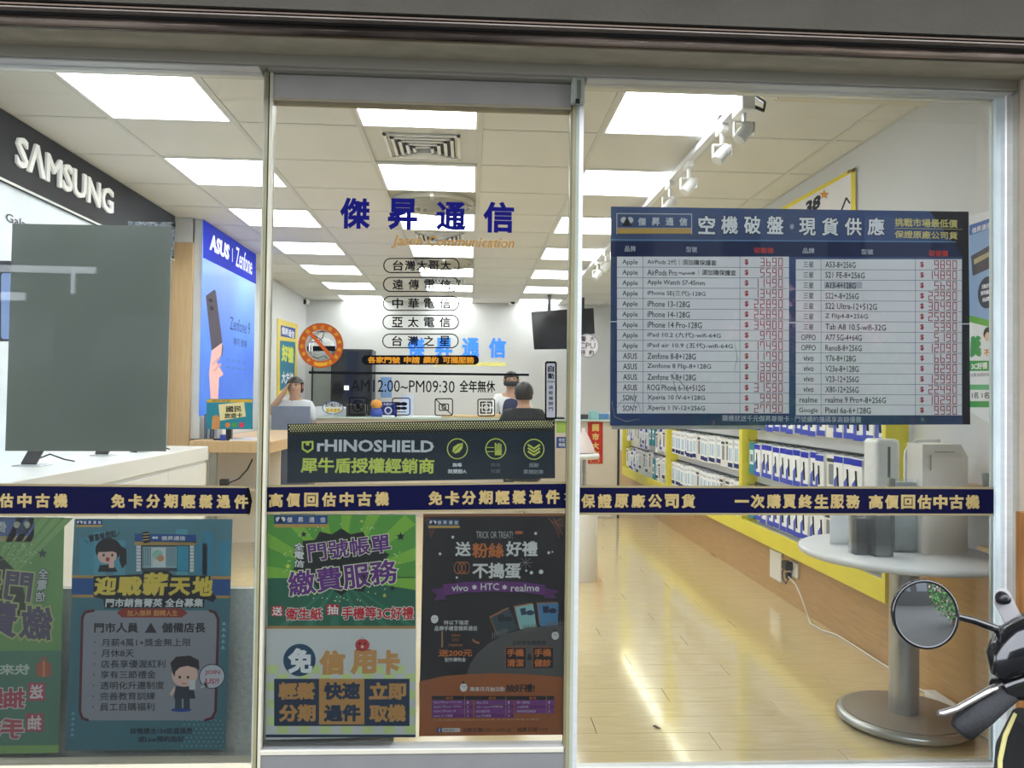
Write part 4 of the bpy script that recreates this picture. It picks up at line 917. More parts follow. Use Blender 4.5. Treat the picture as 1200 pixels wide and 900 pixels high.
# phones on stands on the cabinet
def phone_stand(px, py, label, s=1.0):
    c = g(px, py, Z=zc); t = thing('display_phone', label, 'phone', c, 'demo phones on the white cabinet')
    bx('stand', c.x-.055*s, c.x+.055*s, c.y-.06, c.y+.06, zc, zc+.008, M_clear, t, .002)
    b = MB(); b.prism([(c.x-.035, c.y-.03, zc+.009), (c.x+.035, c.y-.03, zc+.009), (c.x+.035, c.y+.05, zc+.07*s), (c.x-.035, c.y+.05, zc+.07*s)], (0, -.006, .008), M_black); b.build('phone', t)
    MB().tube([(c.x, c.y+.04, zc+.03), (c.x+.03, c.y+.10, zc+.05), (c.x+.07, c.y+.16, zc+.02), (c.x+.09, c.y+.22, zc+.006)], .004, M_dark, 6).build('cable', t)
    return t
phone_stand(38, 546, 'black demo phone on clear stand at the near end of cabinet', 1.2)
phone_stand(122, 534, 'black demo phone on clear stand in middle of the cabinet')
phone_stand(165, 530, 'black demo phone on clear stand toward the far cabinet end', .8)

# wood desk with sign holder
yd = 5.95; zd = g(270, 517, Y=yd).z; xd0, xd1 = g(222, 517, Y=yd).x, g(318, 517, Y=yd).x
dk_ = thing('side_desk', 'light wood desk on grey metal legs below blue light box', 'desk', ((xd0+xd1)/2, yd+.5, 0))
bx('tabletop', xd0, xd1, yd, yd+2.1, zd-.085, zd, M_woodl, dk_, .003)
for (x, y_) in ((xd0+.16, yd+.05), (xd1-.09, yd+.05), (xd0+.16, yd+1.98), (xd1-.09, yd+1.98)): bx('leg', x-.025, x+.025, y_-.025, y_+.025, 0, zd-.085, mat('grey_leg', '9b9b92', .4, .4), dk_)
bx('modesty_panel', xd0+.05, xd1-.05, yd+.5, yd+.52, .1, zd-.1, M_beige, dk_)
ps = thing('sign_holder', 'small teal travel card placard on black stand on wood desk', 'sign', (g(268, 517, Y=yd+.15).x, yd+.15, zd))
Pq = Plane('Y', yd+.12); q = sheet('placard', Pq, [(242, 467.5), (296, 467), (296, 503), (242, 503)], .006, K('2f8aa0'), None, None, parent=ps)
p = Print(Pq); p.rect(242.5, 468, 295.5, 471.5, K('d8b040'), 1); p.text('國民旅遊', 249, 468.2, 270, 471.2, K('2a3a4c'), 2); p.poly([(256, 474), (286, 471), (288, 488), (258, 493)], K('e9dfa8'), 1)
p.text('國民', 265, 476, 283, 483, K('3a3a2a'), 2, .03, rot=.05); p.text('旅遊卡', 263, 484, 284, 490, K('3a3a2a'), 2, .03, rot=.05); p.poly([(248, 503), (249, 488), (254, 486), (258, 490), (257, 503)], K('d89a5c'), 1)
for x, c in ((267, 'e08a3c'), (275, '4aa04a'), (283, 'd03a5a')): p.ring(x, 498, 3, K(c), 2, n=12)
p.build(ps)
bx('stand', ps.location.x-.02, ps.location.x+.02, yd+.14, yd+.18, zd, zd+.12, M_black, ps); bx('stand_base', ps.location.x-.1, ps.location.x+.12, yd+.1, yd+.22, zd, zd+.012, M_black, ps, .004)
tag(bx('card_stand', g(258, 515, Y=yd+.06).x, g(265, 515, Y=yd+.06).x, yd+.05, yd+.055, zd, zd+.045, mat('blue_card', '2a3fa8', .4)), 'tiny blue name card on front edge of the wood desk', 'card')
ORD2 = ['first', 'second', 'third', 'fourth']
for i in range(4):
    x = g(240+i*4, 500, Y=yd+.3).x; tag(bx('brochure_pack', x, x+.02, yd+.28, yd+.42, zd, zd+.19-.02*i, mat('brochure_%d' % (i % 2), ('5a6880', 'a8b0bc')[i % 2], .4)), 'upright brochure pack behind the desk placard, %s from the light box end' % ORD2[i], 'brochures', 'brochure packs on the wood desk')
tag(bx('leaflet_pile', g(272, 514, Y=yd+.1).x, g(298, 514, Y=yd+.1).x, yd+.04, yd+.3, zd, zd+.012, M_white), 'flat pile of white leaflets on the wood desk', 'leaflets')
# small adapter with cable under the desk
t = thing('floor_socket', 'black adapter with thin cable on shelf beneath wood desk', 'adapter', g(263, 566, Y=yd+.3))
c = t.location; bx('body', c.x-.03, c.x+.03, c.y-.03, c.y+.03, c.z-.02, c.z+.03, M_black, t, .005)
MB().tube([g(268, 566, Y=yd+.3), g(280, 561, Y=yd+.3), g(290, 550, Y=yd+.3), g(296, 538, Y=yd+.3)], .006, M_dark, 6).build('cable', t)
ms = bx('desk_shelf', xd0+.1, xd1-.1, yd+.24, yd+.49, g(263, 569, Y=yd+.3).z-.04, g(263, 569, Y=yd+.3).z-.02, M_beige, dk_)

# ------------------------------------------------------------------ back of the shop
YC = 8.5; zct = g(600, 490.5, Y=YC).z; xr_c = g(724, 520, Y=YC).x
ct = thing('service_counter', 'long pale service counter with glass top crossing the back', 'counter', (0, YC, 0))
xcl = g(370, 500, Y=YC).x
bx('front_panel', xcl, xr_c, YC+.02, YC+.06, 0, zct-.02, mat('counter_front', 'ddd3c4', .4, var=.03), ct); bx('counter_end', xr_c, xr_c+.02, YC, YC+.46, 0, zct-.02, M_matt, ct); bx('glass_top', xcl, xr_c+.02, YC-.02, YC+.47, zct-.02, zct, mat('counter_glass', 'c8dcd4', .1), ct)
bx('body', xcl, xr_c, YC+.06, YC+.45, 0, zct-.03, M_beige, ct)
# blue back wall lettering
Pw = Plane('Y', YB-.004)
char_thing('wall_lettering', Pw.view(320, 220, 3.158), [(('傑', 498, 553, 562, 630), dict(w=.04)), (('昇', 600, 555, 664, 630), dict(w=.04)), (('通', 698, 555, 764, 630), dict(w=.04)), (('信', 798, 555, 862, 630), dict(w=.04))], ink('3f86f4', emit=.5), 'bright blue shop name characters mounted on the back wall', 'lettering')
text_thing('wall_lettering', Pw.view(320, 220, 3.158), [(('Jason Communication', 600, 640, 860, 664), dict(w=.02, shear=.2))], ink('f0e64c', emit=.4), 'yellow slanted English name below the blue wall characters', 'lettering')
# dark cabinet
a, b = g(388, 409, Y=10.6), g(436.5, 409, Y=10.6)
t = thing('black_cabinet', 'tall black cabinet standing against the back wall', 'cabinet', ((a.x+b.x)/2, 10.75, 0))
bx('body', a.x, b.x, 10.6, 11.0, 0, g(410, 409, Y=10.6).z, M_black, t, .005); bx('door', a.x+.02, b.x-.02, 10.585, 10.6, .1, g(410, 409, Y=10.6).z-.03, mat('smoked_glass', '0a0c10', .08), t)
bx('lamp', g(406, 455, Y=10.58).x-.03, g(406, 455, Y=10.58).x+.03, 10.575, 10.584, g(406, 457, Y=10.58).z, g(406, 452, Y=10.58).z, ink('ffffff', emit=1.2), t)
o = struct(bx('door_2', g(368, 400, Y=YB).x, g(388, 400, Y=YB).x, YB-.02, YB, 0, g(378, 412, Y=YB).z, mat('grey_green_door', '97a09a', .5)))
bx('door_frame', g(366.5, 400, Y=YB).x, g(368, 400, Y=YB).x, YB-.04, YB, 0, g(378, 430, Y=YB).z, M_matt, o)
# monitors
def monitor(quad, Y, label):
    pl = Plane('Y', Y); o = thing('wall_monitor', label, 'monitor', pl.P(*pl.uv(*quad[0])), 'black monitors hung from the ceiling')
    sheet('screen', pl, quad, .05, mat('screen_black', '0b0c10', .12), None, None, parent=o)
    c = pl.uv((quad[0][0]+quad[1][0])/2, quad[0][1]); bx('mount', c[0]-.03, c[0]+.03, Y+.05, Y+.10, c[1]-.3, c[1]+.02, M_black, o); bx('pole', c[0]-.02, c[0]+.02, Y+.055, Y+.095, c[1], CZ, M_black, o)
monitor([(622.5, 365.5), (666, 362.5), (667, 409), (626, 409.5)], 10.2, 'black ceiling-hung monitor in front of the back wall')
monitor([(672, 362.5), (695.5, 361), (697, 391), (672, 393)], 10.4, 'smaller black ceiling-hung monitor beside the corner')
for (px, py, lab) in ((601, 354, 'small white dome camera under the ceiling above staff'), (357, 354, 'small white dome camera in the corner over the yellow poster')):
    c = g(px, py, Y=YB-.15); t = thing('security_camera', lab, 'camera', c, 'dome cameras near the back wall'); bx('housing', c.x-.06, c.x+.06, c.y-.04, c.y+.14, c.z-.03, c.z+.05, M_white, t, .015)
    MB().lathe([(.001, -.065), (.03, -.055), (.035, -.03)], c+Vector((0, 0, 0)), M_black, 14, 'Y').build('lens', t)
# yellow poster on the left wall far end
Pz = Plane('X', XL+.01)
o = sheet('poster', Pz, [(325.5, 373), (349, 380), (348, 455), (325, 468)], .009, mat('poster_yellow', 'e6cf45', .4), 'tall yellow framed poster with blue head on the far side wall', 'poster')
p = Print(Pz); p.poly([(329, 381), (346, 385), (346, 397), (329, 394)], K('3a55a8'), 1); p.poly([(328, 399), (346, 401), (345, 450), (328, 458)], K('3a7c98'), 1)
p.text('傑昇通信', 330, 385, 345, 394, K('e8ecf4'), 2, .03); p.text('好禮', 330, 405, 344, 425, K('d8e060'), 2, .06); p.text('大方送', 330, 436, 344, 450, K('e8ecf4'), 2, .03); p.build(o)
# framed poster lower (small dark red / white)
Pz2 = Plane('X', XL+.008)
# items on the counter
def onc(px, w_, h_, d_, m, name, label, cat, dy=.3, py=490.5):
    c = g(px, py, Y=YC+dy); o = bx(name, c.x-w_/2, c.x+w_/2, YC+dy-d_/2, YC+dy+d_/2, zct, zct+h_, m, None, .004); tag(o, label, cat); return o
o = onc(391, .36, .10, .2, M_white, 'brochure_rack', 'white brochure rack on the counter near black cabinet', 'rack')
t = thing('oval_sign', 'oval white and yellow promotional sign above the brochure rack', 'sign', g(390, 478, Y=YC+.15))
c = t.location; mb = MB(); N_ = 24; mb.prism([(c.x+.115*math.cos(2*PI*k/N_), c.y, c.z+.07*math.sin(2*PI*k/N_)) for k in range(N_)], (0, .01, 0), mat('sign_blue_rim', '5a78b0', .4)); mb.build('rim', t)
mb = MB(); mb.prism([(c.x+.105*math.cos(2*PI*k/N_), c.y-.002, c.z+.06*math.sin(2*PI*k/N_)) for k in range(N_)], (0, .002, 0), K('eceee8')); mb.build('face', t)
p = Print(Plane('Y', c.y-.003)); p.text('買手機送大獎', 381, 472, 400, 477, K('3a3a4c'), 1, .02); p.text('最高優惠', 382, 478.5, 399, 483.5, K('d8b020'), 1, .03); p.build(t)
bx('post', c.x-.01, c.x+.01, c.y, c.y+.01, zct, c.z-.06, M_white, t)
Pm = Plane('Y', YC+.5)
o = sheet('wall_flyer', Plane('Y', YB-.006), [(446, 442), (459, 442), (459, 466), (446, 466)], .004, K('86a8e0'), 'pale blue flyer taped on the back wall behind the counter', 'flyer')
def cmon(q, c1, label, Y=YC+.35):
    pl = Plane('Y', Y); t = thing('display_stand', label, 'display', pl.P(*pl.uv(*q[0]))); sheet('panel', pl, q, .03, K(c1), None, None, parent=t)
    c = pl.uv((q[0][0]+q[1][0])/2, q[2][1]); bx('foot', c[0]-.07, c[0]+.07, Y-.01, Y+.07, zct, zct+.012, M_white, t); bx('stem', c[0]-.015, c[0]+.015, Y+.03, Y+.05, zct, c[1]+.02, M_white, t); return t, pl
t, pl = cmon([(445, 471), (465, 471), (465, 488), (445, 488)], '24307c', 'dark blue promotional display standing on the counter'); p = Print(pl); p.ring(455, 481, 4.5, K('c8ccd8'), 1, r2=3, n=18); p.text('NEW', 450, 472.5, 461, 475, K('e8e8f0'), 1); p.build(t)
t, pl = cmon([(470, 463), (484, 463), (484, 488), (470, 488)], 'c4cdea', 'pale lilac poster stand on the counter')
t = thing('cartoon_cutout', 'orange and blue round cutout figure standing on counter', 'figure', g(441, 488, Y=YC+.2)); c = Vector((g(441, 488, Y=YC+.2).x, YC+.2, zct))
MB().lathe([(.001, 0), (.06, 0), (.07, .04), (.045, .09), (.001, .10)], c, mat('cutout_blue', '2f4aa8', .5), 18).build('base', t)
mb = MB(); mb.lathe([(.001, .08), (.05, .095), (.066, .13), (.05, .17), (.001, .185)], c, mat('cutout_orange', 'e09a34', .5), 18); mb.build('head', t)
for i, (px, w_, h_, m) in enumerate(((418, .2, .13, M_black), (545, .5, .03, M_woodl), (500, .3, .015, M_white), (580, .18, .04, M_woodl), (655, .1, .02, M_black))):
    onc(px, w_, h_, .2, m, ('card_reader', 'wooden_tray', 'paper_stack', 'wooden_box', 'stapler')[i], ('black terminal on counter before the black cabinet', 'long light wooden tray lying on the counter', 'flat white paper stack on the counter top', 'small light wooden box beside the staff member', 'small black stapler near the counter end')[i], ('terminal', 'tray', 'paper', 'box', 'stapler')[i], dy=.12+.08*(i % 2))
for i, (px, w_, h_, c_, lab) in enumerate(((683, .10, .05, '30343c', 'black tape dispenser on the counter end'), (695.5, .09, .09, '8fc0c4', 'pale teal box on the counter end'), (707, .09, .06, '5a90c8', 'small blue box on the counter end'), (718, .10, .07, 'd8dce0', 'white packet on the counter end'))):
    onc(px, w_, h_, .16, mat('counter_item_%s' % c_, c_, .4), 'small_box', lab, 'box', dy=.2+.05*i)
# counter flyers seen between banner and post
Pc = Plane('Y', YC-.001)
o = sheet('counter_flyer', Plane('Y', YC+.015), [(652, 494), (664, 494), (664, 507), (652, 507)], .003, K('a8c860'), 'small green flyer stuck on the counter front', 'flyer')
o = sheet('counter_sign', Plane('Y', YC+.015), [(652, 512), (664, 512), (664, 525), (652, 525)], .003, K('3a5aa0'), 'small blue sign with white characters on counter front', 'sign'); p = Print(Plane('Y', YC+.015)); p.text('中文', 655, 513.5, 662, 518, K('e8e8f0'), 1, .02); p.text('時尚', 655, 519, 662, 523.5, K('e8e8f0'), 1, .02); p.build(o)
# red couplet
Pr = Plane('Y', YC+.014)
o = sheet('red_banner', Pr, [(688.7, 494.5), (706.5, 494.5), (706.5, 543.5), (689, 543.5)], .003, K('c8341e'), 'red upright banner with gold characters on counter front', 'banner')
p = Print(Pr)
for i, c in enumerate('開市大吉'): p.text(c, 694, 497+i*10.5, 702, 505.5+i*10.5, K('e8c878'), 1, .05)
p.ring(697, 540, 6, K('d89a4a'), 1, r2=4.5, ry=2.5, n=16); p.build(o)
# round pedestal with bell-shaped cover
yp = 5.6; c = Vector((g(683.5, 540, Y=yp).x, yp, 0)); zt_p = g(684, 534, Y=yp).z; zb_p = g(684, 568, Y=yp).z
t = thing('pedestal_stand', 'round white pedestal with chrome pole in front of red banner', 'stand', (c.x, c.y, 0))
MB().lathe([(.001, zt_p-.02), (.11, zt_p-.02), (.115, zt_p), (.11, zt_p+.015), (.001, zt_p+.02)], c, M_white, 28).build('tray', t)
MB().lathe([(.02, zb_p), (.02, zt_p-.02)], c, M_chrome, 16).build('pole', t)
MB().lathe([(.001, zb_p-.03), (.12, zb_p-.03), (.12, zb_p-.015), (.03, zb_p), (.001, zb_p)], c, M_chrome, 28).build('foot', t)
MB().lathe([(.105, -.0), (.105, zb_p-.032), (.001, zb_p-.032)], c, M_beige, 28).build('plinth', t)
t = tag(MB().lathe([(.085, zt_p+.022), (.08, zt_p+.04), (.06, zt_p+.09), (.035, zt_p+.14), (.012, zt_p+.17), (.012, zt_p+.19), (.001, zt_p+.195)], c, mat('frosted_pink_cover', 'e9d9d6', .3), 28).build('bell_cover'), 'pale pink bell shaped cover on the round white pedestal', 'cover')

# ------------------------------------------------------------------ right wall shelving
XS = 1.91
def SY(px): return g(px, 520, X=XS).y
zb0 = CAMH-.477*XS; zb1 = CAMH-.425*XS
yN = g(1070, 520, X=XR).y
units = [(yN, SY(858)), (SY(883)+.0, SY(778)), (SY(784)+.0, SY(729))]
units = [(yN, SY(868)), (SY(868), SY(781)), (SY(781), SY(729))]
M_slat = mat('slatwall_white', 'eef0f4', .35, var=.02); M_hook = mat('hook_metal', '2c2c30', .3, .6)
TOPZ = 1.95
names = ['nearest the table', 'middle', 'farthest']
packs = []
ORD = 'first second third fourth fifth sixth seventh eighth ninth tenth eleventh twelfth thirteenth fourteenth fifteenth sixteenth seventeenth eighteenth nineteenth'.split()
def pack_mesh(kind):
    """hanging product package: box facing the aisle (-X); origin at its top centre"""
    mb = MB(); W, Hh, T = .052, .215, .014
    body = {'blue': 'f4f5f7', 'white': 'f2f3f4', 'teal': '3a8a96', 'mix': 'e6e4de'}[kind]
    mb.box(-T, T, -W, W, -Hh, 0, ink(body), .002)
    b = MB(); x = -T-.0006
    def q(u0, u1, v0, v1, m, e=0): b.add([(x-e, u1, v0), (x-e, u0, v0), (x-e, u0, v1), (x-e, u1, v1)], [(0, 1, 2, 3)], m)
    if kind == 'blue':
        q(-W, W, -.035, -.002, ink('2c35b8')); b.add([(x, W*.95, -.185), (x, W*.3, -.185), (x, W*.3, -.10), (x, W*.95, -.13)], [(0, 1, 2, 3)], ink('5a66c8'))
        b.add([(x-.0004, .020, -.060), (x-.0004, .000, -.060), (x-.0004, -.012, -.165), (x-.0004, .012, -.165)], [(0, 1, 2, 3)], ink('1e2024')); q(-W, W, -Hh, -Hh+.03, ink('4a55c0'))
    if kind == 'white':
        q(-.03, -.012, -.155, -.06, ink('7fb4d8')); q(.008, .026, -.155, -.06, ink('5f9cc8')); q(-W, W, -Hh+.012, -Hh+.045, ink('26346c')); q(-W*.8, W*.8, -.04, -.02, ink('c8ccd4'))
    if kind == 'teal': q(-W*.7, W*.7, -.15, -.05, ink('d8e8e8')); q(-W*.5, W*.5, -.13, -.08, ink('24444c'))
    if kind == 'mix': q(-W*.7, W*.4, -.16, -.05, ink('8a8e96')); q(-W*.8, W*.8, -.04, -.02, ink('404450'))
    return mb, b
PK = {}
def put_pack(kind, y_, z_, depth, label, group):
    if kind not in PK:
        a_, b_ = pack_mesh(kind); t = thing('hanging_package', label, 'package', (0, 0, 0), group); a_.build('box', t); b_.build('printed_front', t); PK[kind] = t
        t.location = (depth, y_, z_); return t
    r = PK[kind].copy(); COL.objects.link(r); r.location = (depth, y_, z_); r['label'] = label; r['group'] = group
    for ch in PK[kind].children: c_ = ch.copy(); COL.objects.link(c_); c_.parent = r
    return r
for ui, (ya, yb_) in enumerate(units):
    t = thing('wall_shelf_unit', 'yellow framed slatwall display unit on the wall, %s' % names[ui], 'shelving', (XR, (ya+yb_)/2, zb0), 'yellow framed display units')
    bx('back_panel', XR-.02, XR, ya, yb_, zb0+.02, TOPZ, M_slat, t)
    bx('base_board', XS+.021, XR-.02, ya+.02, yb_-.02, zb0+.001, zb1-.04, M_yel, t); b = MB()
    b.box(XS, XS+.02, ya+.0302, yb_-.0302, zb0, zb1, M_yel); b.build('front_board', t)
    bx('inner_shelf', XS+.02, XR-.02, ya+.02, yb_-.02, zb1-.04, zb1-.02, M_white, t)
    bx('side_panel', XS, XR-.02, ya, ya+.03, zb0+.0005, TOPZ, M_yel, t); bx('side_panel', XS, XR-.02, yb_-.03, yb_, zb0+.0005, TOPZ, M_yel, t); bx('top_board', XS, XR-.02, ya+.03, yb_-.03, TOPZ-.04, TOPZ, M_yel, t)
    bx('light_strip', XS+.025, XS+.04, ya+.04, yb_-.04, TOPZ-.05, TOPZ-.04, mat('shelf_led', 'f4f8ff', .5, var=0, emit=22), t)
    for rz in (.70, 1.0, 1.31, 1.62):
        b = bx('rail', XR-.035, XR-.02, ya+.03, yb_-.03, rz-.006, rz+.006, M_hook, t)
    for ri, rz in enumerate((.70, 1.0, 1.31)):
        if ui == 0: n = 17
        elif ui == 1: n = 19
        else: n = 14
        hb = MB()
        for i in range(n):
            y_ = ya+.12+(yb_-ya-.24)*i/(n-1); kind = 'blue' if ui == 0 else 'white' if ui == 1 else random.choice(['white', 'mix', 'teal', 'mix', 'blue'])
            if ui == 0 and i == n-1: kind = 'teal'
            if ui == 1 and i in (3, 4, 10) : kind = 'mix'
            if ui == 0 and i in (5,) : kind = 'mix'
            jz = random.uniform(-.006, .006)+(random.uniform(-.05, .03) if ui == 2 else 0); dx = random.uniform(0, .02)
            xx = XS+.045+dx
            rn = ['lowest', 'second', 'third'][ri]
            lab = {'blue': 'white hanging package with blue header', 'white': 'white hanging package with pale blue figures', 'teal': 'teal hanging package', 'mix': 'grey printed hanging package'}[kind]+', %s rail of %s unit, %s from glass end' % (rn, ['near', 'middle', 'far'][ui], ORD[i])
            o = put_pack(kind, y_, rz-.018+jz, xx, lab, 'hanging packages on the %s rail of the %s unit' % (rn, ['near', 'middle', 'far'][ui]))
            hb.tube([(XR-.03, y_, rz), (xx-.03, y_, rz-.004+jz), (xx-.036, y_, rz+.008+jz)], .0025, M_hook, 5)
        hb.build('hook', t)
# posters on the right wall
Pw2 = Plane('X', XR-.012)
o = sheet('poster', Pw2, [(918, 245), (1001.5, 197), (1001.5, 300), (918, 330)], .01, K('f0eef0'), 'white poster in yellow frame high on wall above price list', 'poster')
p = Print(Pw2)
p.poly([(917, 243), (1002.5, 195.5), (1002.5, 200), (917, 247.5)], K('ecd93a'), 2); p.poly([(997.5, 199), (1002.5, 196), (1002.5, 302), (997.5, 302)], K('ecd93a'), 2)
p.ring(995, 201, 2, K('8a7a5c'), 3, n=12); p.text('38', 944, 232, 962, 248, K('22242c'), 3, .05, shear=.2); p.star(966, 228, 6, K('d89a34'), 3); p.line([(985, 250), (992, 232), (996, 238)], 2, K('33353c'), 3)
p.build(o)
# tall roll-up poster by the front
o = sheet('poster', Pw2, [(1136, 253), (1166, 245), (1166, 500), (1136, 482)], .008, K('e9eef2'), 'tall pale blue and white prize poster beside the price list', 'poster')
p = Print(Pw2).view(1040, 260, 3.75)
p.poly([(360, 15), (480, -25), (480, 20), (360, 60)], K('4a6cb4'), 1); p.text('傑昇通信', 372, 14, 455, 40, K('e8ecf4'), 2, .02)
p.poly([(360, 60), (480, 20), (480, 440), (360, 410)], K('8fb0dc'), 1); p.poly([(368, 150), (455, 100), (460, 200), (375, 238)], K('4c4a50'), 2); p.poly([(380, 165), (450, 130), (452, 150), (382, 188)], K('b8a884'), 3)
p.ring(440, 310, 42, K('2a3550'), 2, ry=70); p.text('活動好禮', 415, 272, 455, 292, K('e8ecf4'), 3, .03); p.text('限時優惠', 412, 300, 455, 320, K('e8ecf4'), 3, .03); p.text('抽獎', 418, 330, 452, 350, K('e8ecf4'), 3, .03)
p.poly([(360, 410), (480, 440), (480, 470), (360, 440)], K('6ab04a'), 2)
p.text('獎', 362, 500, 415, 596, K('3a9c48'), 2, .08); p.text('不', 424, 560, 452, 590, K('d88a3c'), 2, .04); p.ring(442, 490, 20, K('2a2a2c'), 2, ry=28); p.ring(442, 505, 14, K('e0bca8'), 3, ry=20)
p.rect(362, 610, 470, 655, K('3aa04a'), 2); p.text('3C好禮', 370, 618, 440, 648, K('f0f4f0'), 3, .04); p.text('消費滿額即抽', 364, 665, 450, 680, K('4a4a4c'), 2); p.rect(362, 715, 470, 738, K('6abc84'), 2); p.text('1名', 372, 748, 400, 776, K('3a3a3c'), 2, .02); p.text('1名', 415, 748, 448, 776, K('3a3a3c'), 2, .02); p.rect(362, 788, 470, 815, K('3aa04a'), 2)
p.build(o)

# socket and wires
c = g(914, 661, X=XR-.012)
t = thing('wall_socket', 'white wall socket with black plugs low on the wood panel', 'socket', c)
a = g(905, 661, X=XR-.012).y; b_ = g(918, 661, X=XR-.012).y; z0, z1 = g(911, 679, X=XR-.012).z, g(911, 645, X=XR-.012).z
bx('plate', XR-.03, XR-.012, b_, a, z0, z1, M_white, t, .003); y2 = g(926, 665, X=XR-.012).y; y3 = g(937, 665, X=XR-.012).y
bx('plate', XR-.026, XR-.012, y3, y2, g(930, 675, X=XR-.012).z, g(930, 658, X=XR-.012).z, M_white, t, .003)
yk = g(924, 662, X=XR-.04).y; zk = g(924, 662, X=XR-.04).z; bx('plug', XR-.075, XR-.026, yk-.04, yk+.03, zk-.03, zk+.025, M_black, t, .006); bx('plug', XR-.06, XR-.026, yk-.02, yk+.01, zk-.085, zk-.045, M_black, t, .006)
MB().tube([(XR-.05, yk, zk), (XR-.06, yk+.05, zk-.05), (XR-.05, yk+.07, zk-.10), (XR-.05, yk+.01, zk-.12), (XR-.045, yk-.02, zk-.07)], .004, M_black, 6).build('cable', t)
wp = [g(924, 676, X=XR-.05), g(932, 684, X=XR-.06), g(939, 700, X=XR-.06)]
for q in ((947, 722), (950, 731), (962, 738), (980, 744), (1000, 756), (1020, 765), (1036, 776), (1050, 786), (1065, 793), (1078, 800), (1074, 806), (1090, 811), (1106, 813)):
    v_ = g(q[0], q[1], Z=.006); v_.x = min(v_.x, XR-.03); wp.append(v_)
t = thing('extension_cable', 'thin white extension cable trailing along the wood skirting', 'cable', (XR-.1, 4, 0)); MB().tube(wp, .005, mat('white_cable', 'ebe6da', .5), 6).build('cord', t)
cA, cB = g(1106, 813, Z=.02), g(1124, 836, Z=.02); cA.x = min(cA.x, XR-.05); cB.x = min(cB.x, XR-.05)
d_ = (cB-cA); mb = MB(); n_ = Vector((-d_.y, d_.x, 0)).normalized()*.022; mb.prism([cA+n_-Vector((0, 0, .018)), cB+n_-Vector((0, 0, .018)), cB-n_-Vector((0, 0, .018)), cA-n_-Vector((0, 0, .018))], (0, 0, .035), M_white); mb.build('socket_block', t)
MB().tube([cB, g(1131, 846, Z=.006), g(1150, 862, Z=.006), g(1158, 866, Z=.006)], .004, mat('white_cable', 'ebe6da', .5), 6).build('cord', t)

# round table
c = g(1055, 850, Z=0); tx, ty = 1.735, c.y; ty = 3.09; zt = .685; R_ = .40
tb = thing('round_table', 'round pale grey table on thick silver column inside the glass', 'table', (tx, ty, 0))
def clipc(r, n=64): return [(min(tx+r*math.cos(2*PI*k/n), XR-.014), ty+r*math.sin(2*PI*k/n)) for k in range(n)]
rings = [[(x, y_, z_) for x, y_ in clipc(r)] for r, z_ in ((.001, zt-.03), (R_-.02, zt-.03), (R_-.004, zt-.022), (R_, zt-.012), (R_-.003, zt-.003), (R_-.01, zt), (.001, zt))]
mb = MB(); mb.loft(rings, mat('table_grey', 'eceef0', .3, var=.03)); mb.build('tabletop', tb)
M_col = mat('column_silver', 'b4b6b4', .3, .8, var=.05); MB().lathe([(.055, .02), (.055, zt-.03)], (tx, ty, 0), M_col, 36).build('column', tb)
MB().lathe([(.001, .008), (.235, .008), (.252, .02), (.25, .035), (.235, .044), (.001, .044)], (tx, ty, 0), M_col, 64).build('base_rim', tb)
MB().lathe([(.001, .0445), (.228, .0445), (.222, .048), (.001, .048)], (tx, ty, 0), mat('base_brown', '8d7f70', .45, var=.06), 64).build('base_plate', tb)
for a_ in range(6):
    MB().lathe([(.018, 0), (.018, .012), (.001, .012)], (tx+.2*math.cos(a_*PI/3+.3), ty+.2*math.sin(a_*PI/3+.3), 0), M_black, 12).build('foot', tb)
# table objects
def tpt(px, py): return g(px, py, Z=zt)
# white rounded device
yv = 3.22; xa_, xb_ = g(1019, 560, Y=yv).x, g(1047, 560, Y=yv).x; zt2 = g(1033, 514, Y=yv).z
t = thing('white_device', 'white rounded upright dispenser with dark slot on round table', 'dispenser', ((xa_+xb_)/2, yv, zt))
mb = MB(); cx_ = (xa_+xb_)/2; hw = (xb_-xa_)/2; prof = []
def rr(hw, hd, n=6, r=.02):
    o = []
    for sx, sy, a in ((1, 1, 0), (-1, 1, PI/2), (-1, -1, PI), (1, -1, 3*PI/2)):
        for k in range(n+1): t_ = a+PI/2*k/n; o.append((sx*(hw-r)+r*math.cos(t_), sy*(hd-r)+r*math.sin(t_)))
    return o
rings = [[(cx_+x*s_, yv+y_*s_, z_) for x, y_ in rr(hw, .06)] for s_, z_ in ((.85, zt+.001), (1, zt+.012), (1, zt2-.02), (.94, zt2-.006), (.8, zt2))]
mb.loft(rings, M_white); mb.build('housing', t); bx('slot', cx_-.006, cx_+.004, yv-.0625, yv-.058, zt2-.20, zt2-.03, mat('slot_grey', '6a6c70', .5), t)
# tall white rounded panel + grey sheet behind
yv = 3.30; pts = []; xa_, xb_ = g(1060, 560, Y=yv).x, g(1136, 560, Y=yv).x; z1 = g(1095, 515, Y=yv).z; r_ = .075
t = thing('acrylic_panel', 'white upright round-cornered panel standing on the round table', 'panel', ((xa_+xb_)/2, yv, zt))
pts = [(xa_, yv, zt), (xb_, yv, zt)]
for k in range(9): a_ = k*PI/16; pts.append((xb_-r_+r_*math.cos(a_), yv, z1-r_+r_*math.sin(a_)))
for k in range(9): a_ = PI/2+k*PI/16; pts.append((xa_+r_+r_*math.cos(a_), yv, z1-r_+r_*math.sin(a_)))
mb = MB(); mb.prism([(min(x, XR-.03), y_, z_) for x, y_, z_ in pts], (0, .008, 0), M_white); mb.build('panel', t)
yv = 2.98; xa_, xb_ = g(1081, 590, Y=yv).x, g(1140, 590, Y=yv).x; z1 = g(1110, 521, Y=yv).z
t = thing('paper_box', 'translucent grey box with a cut rear corner on round table', 'box', ((xa_+xb_)/2, yv, zt))
M_pb = mat('milky_grey', 'f4f1e8', .35, var=.03)
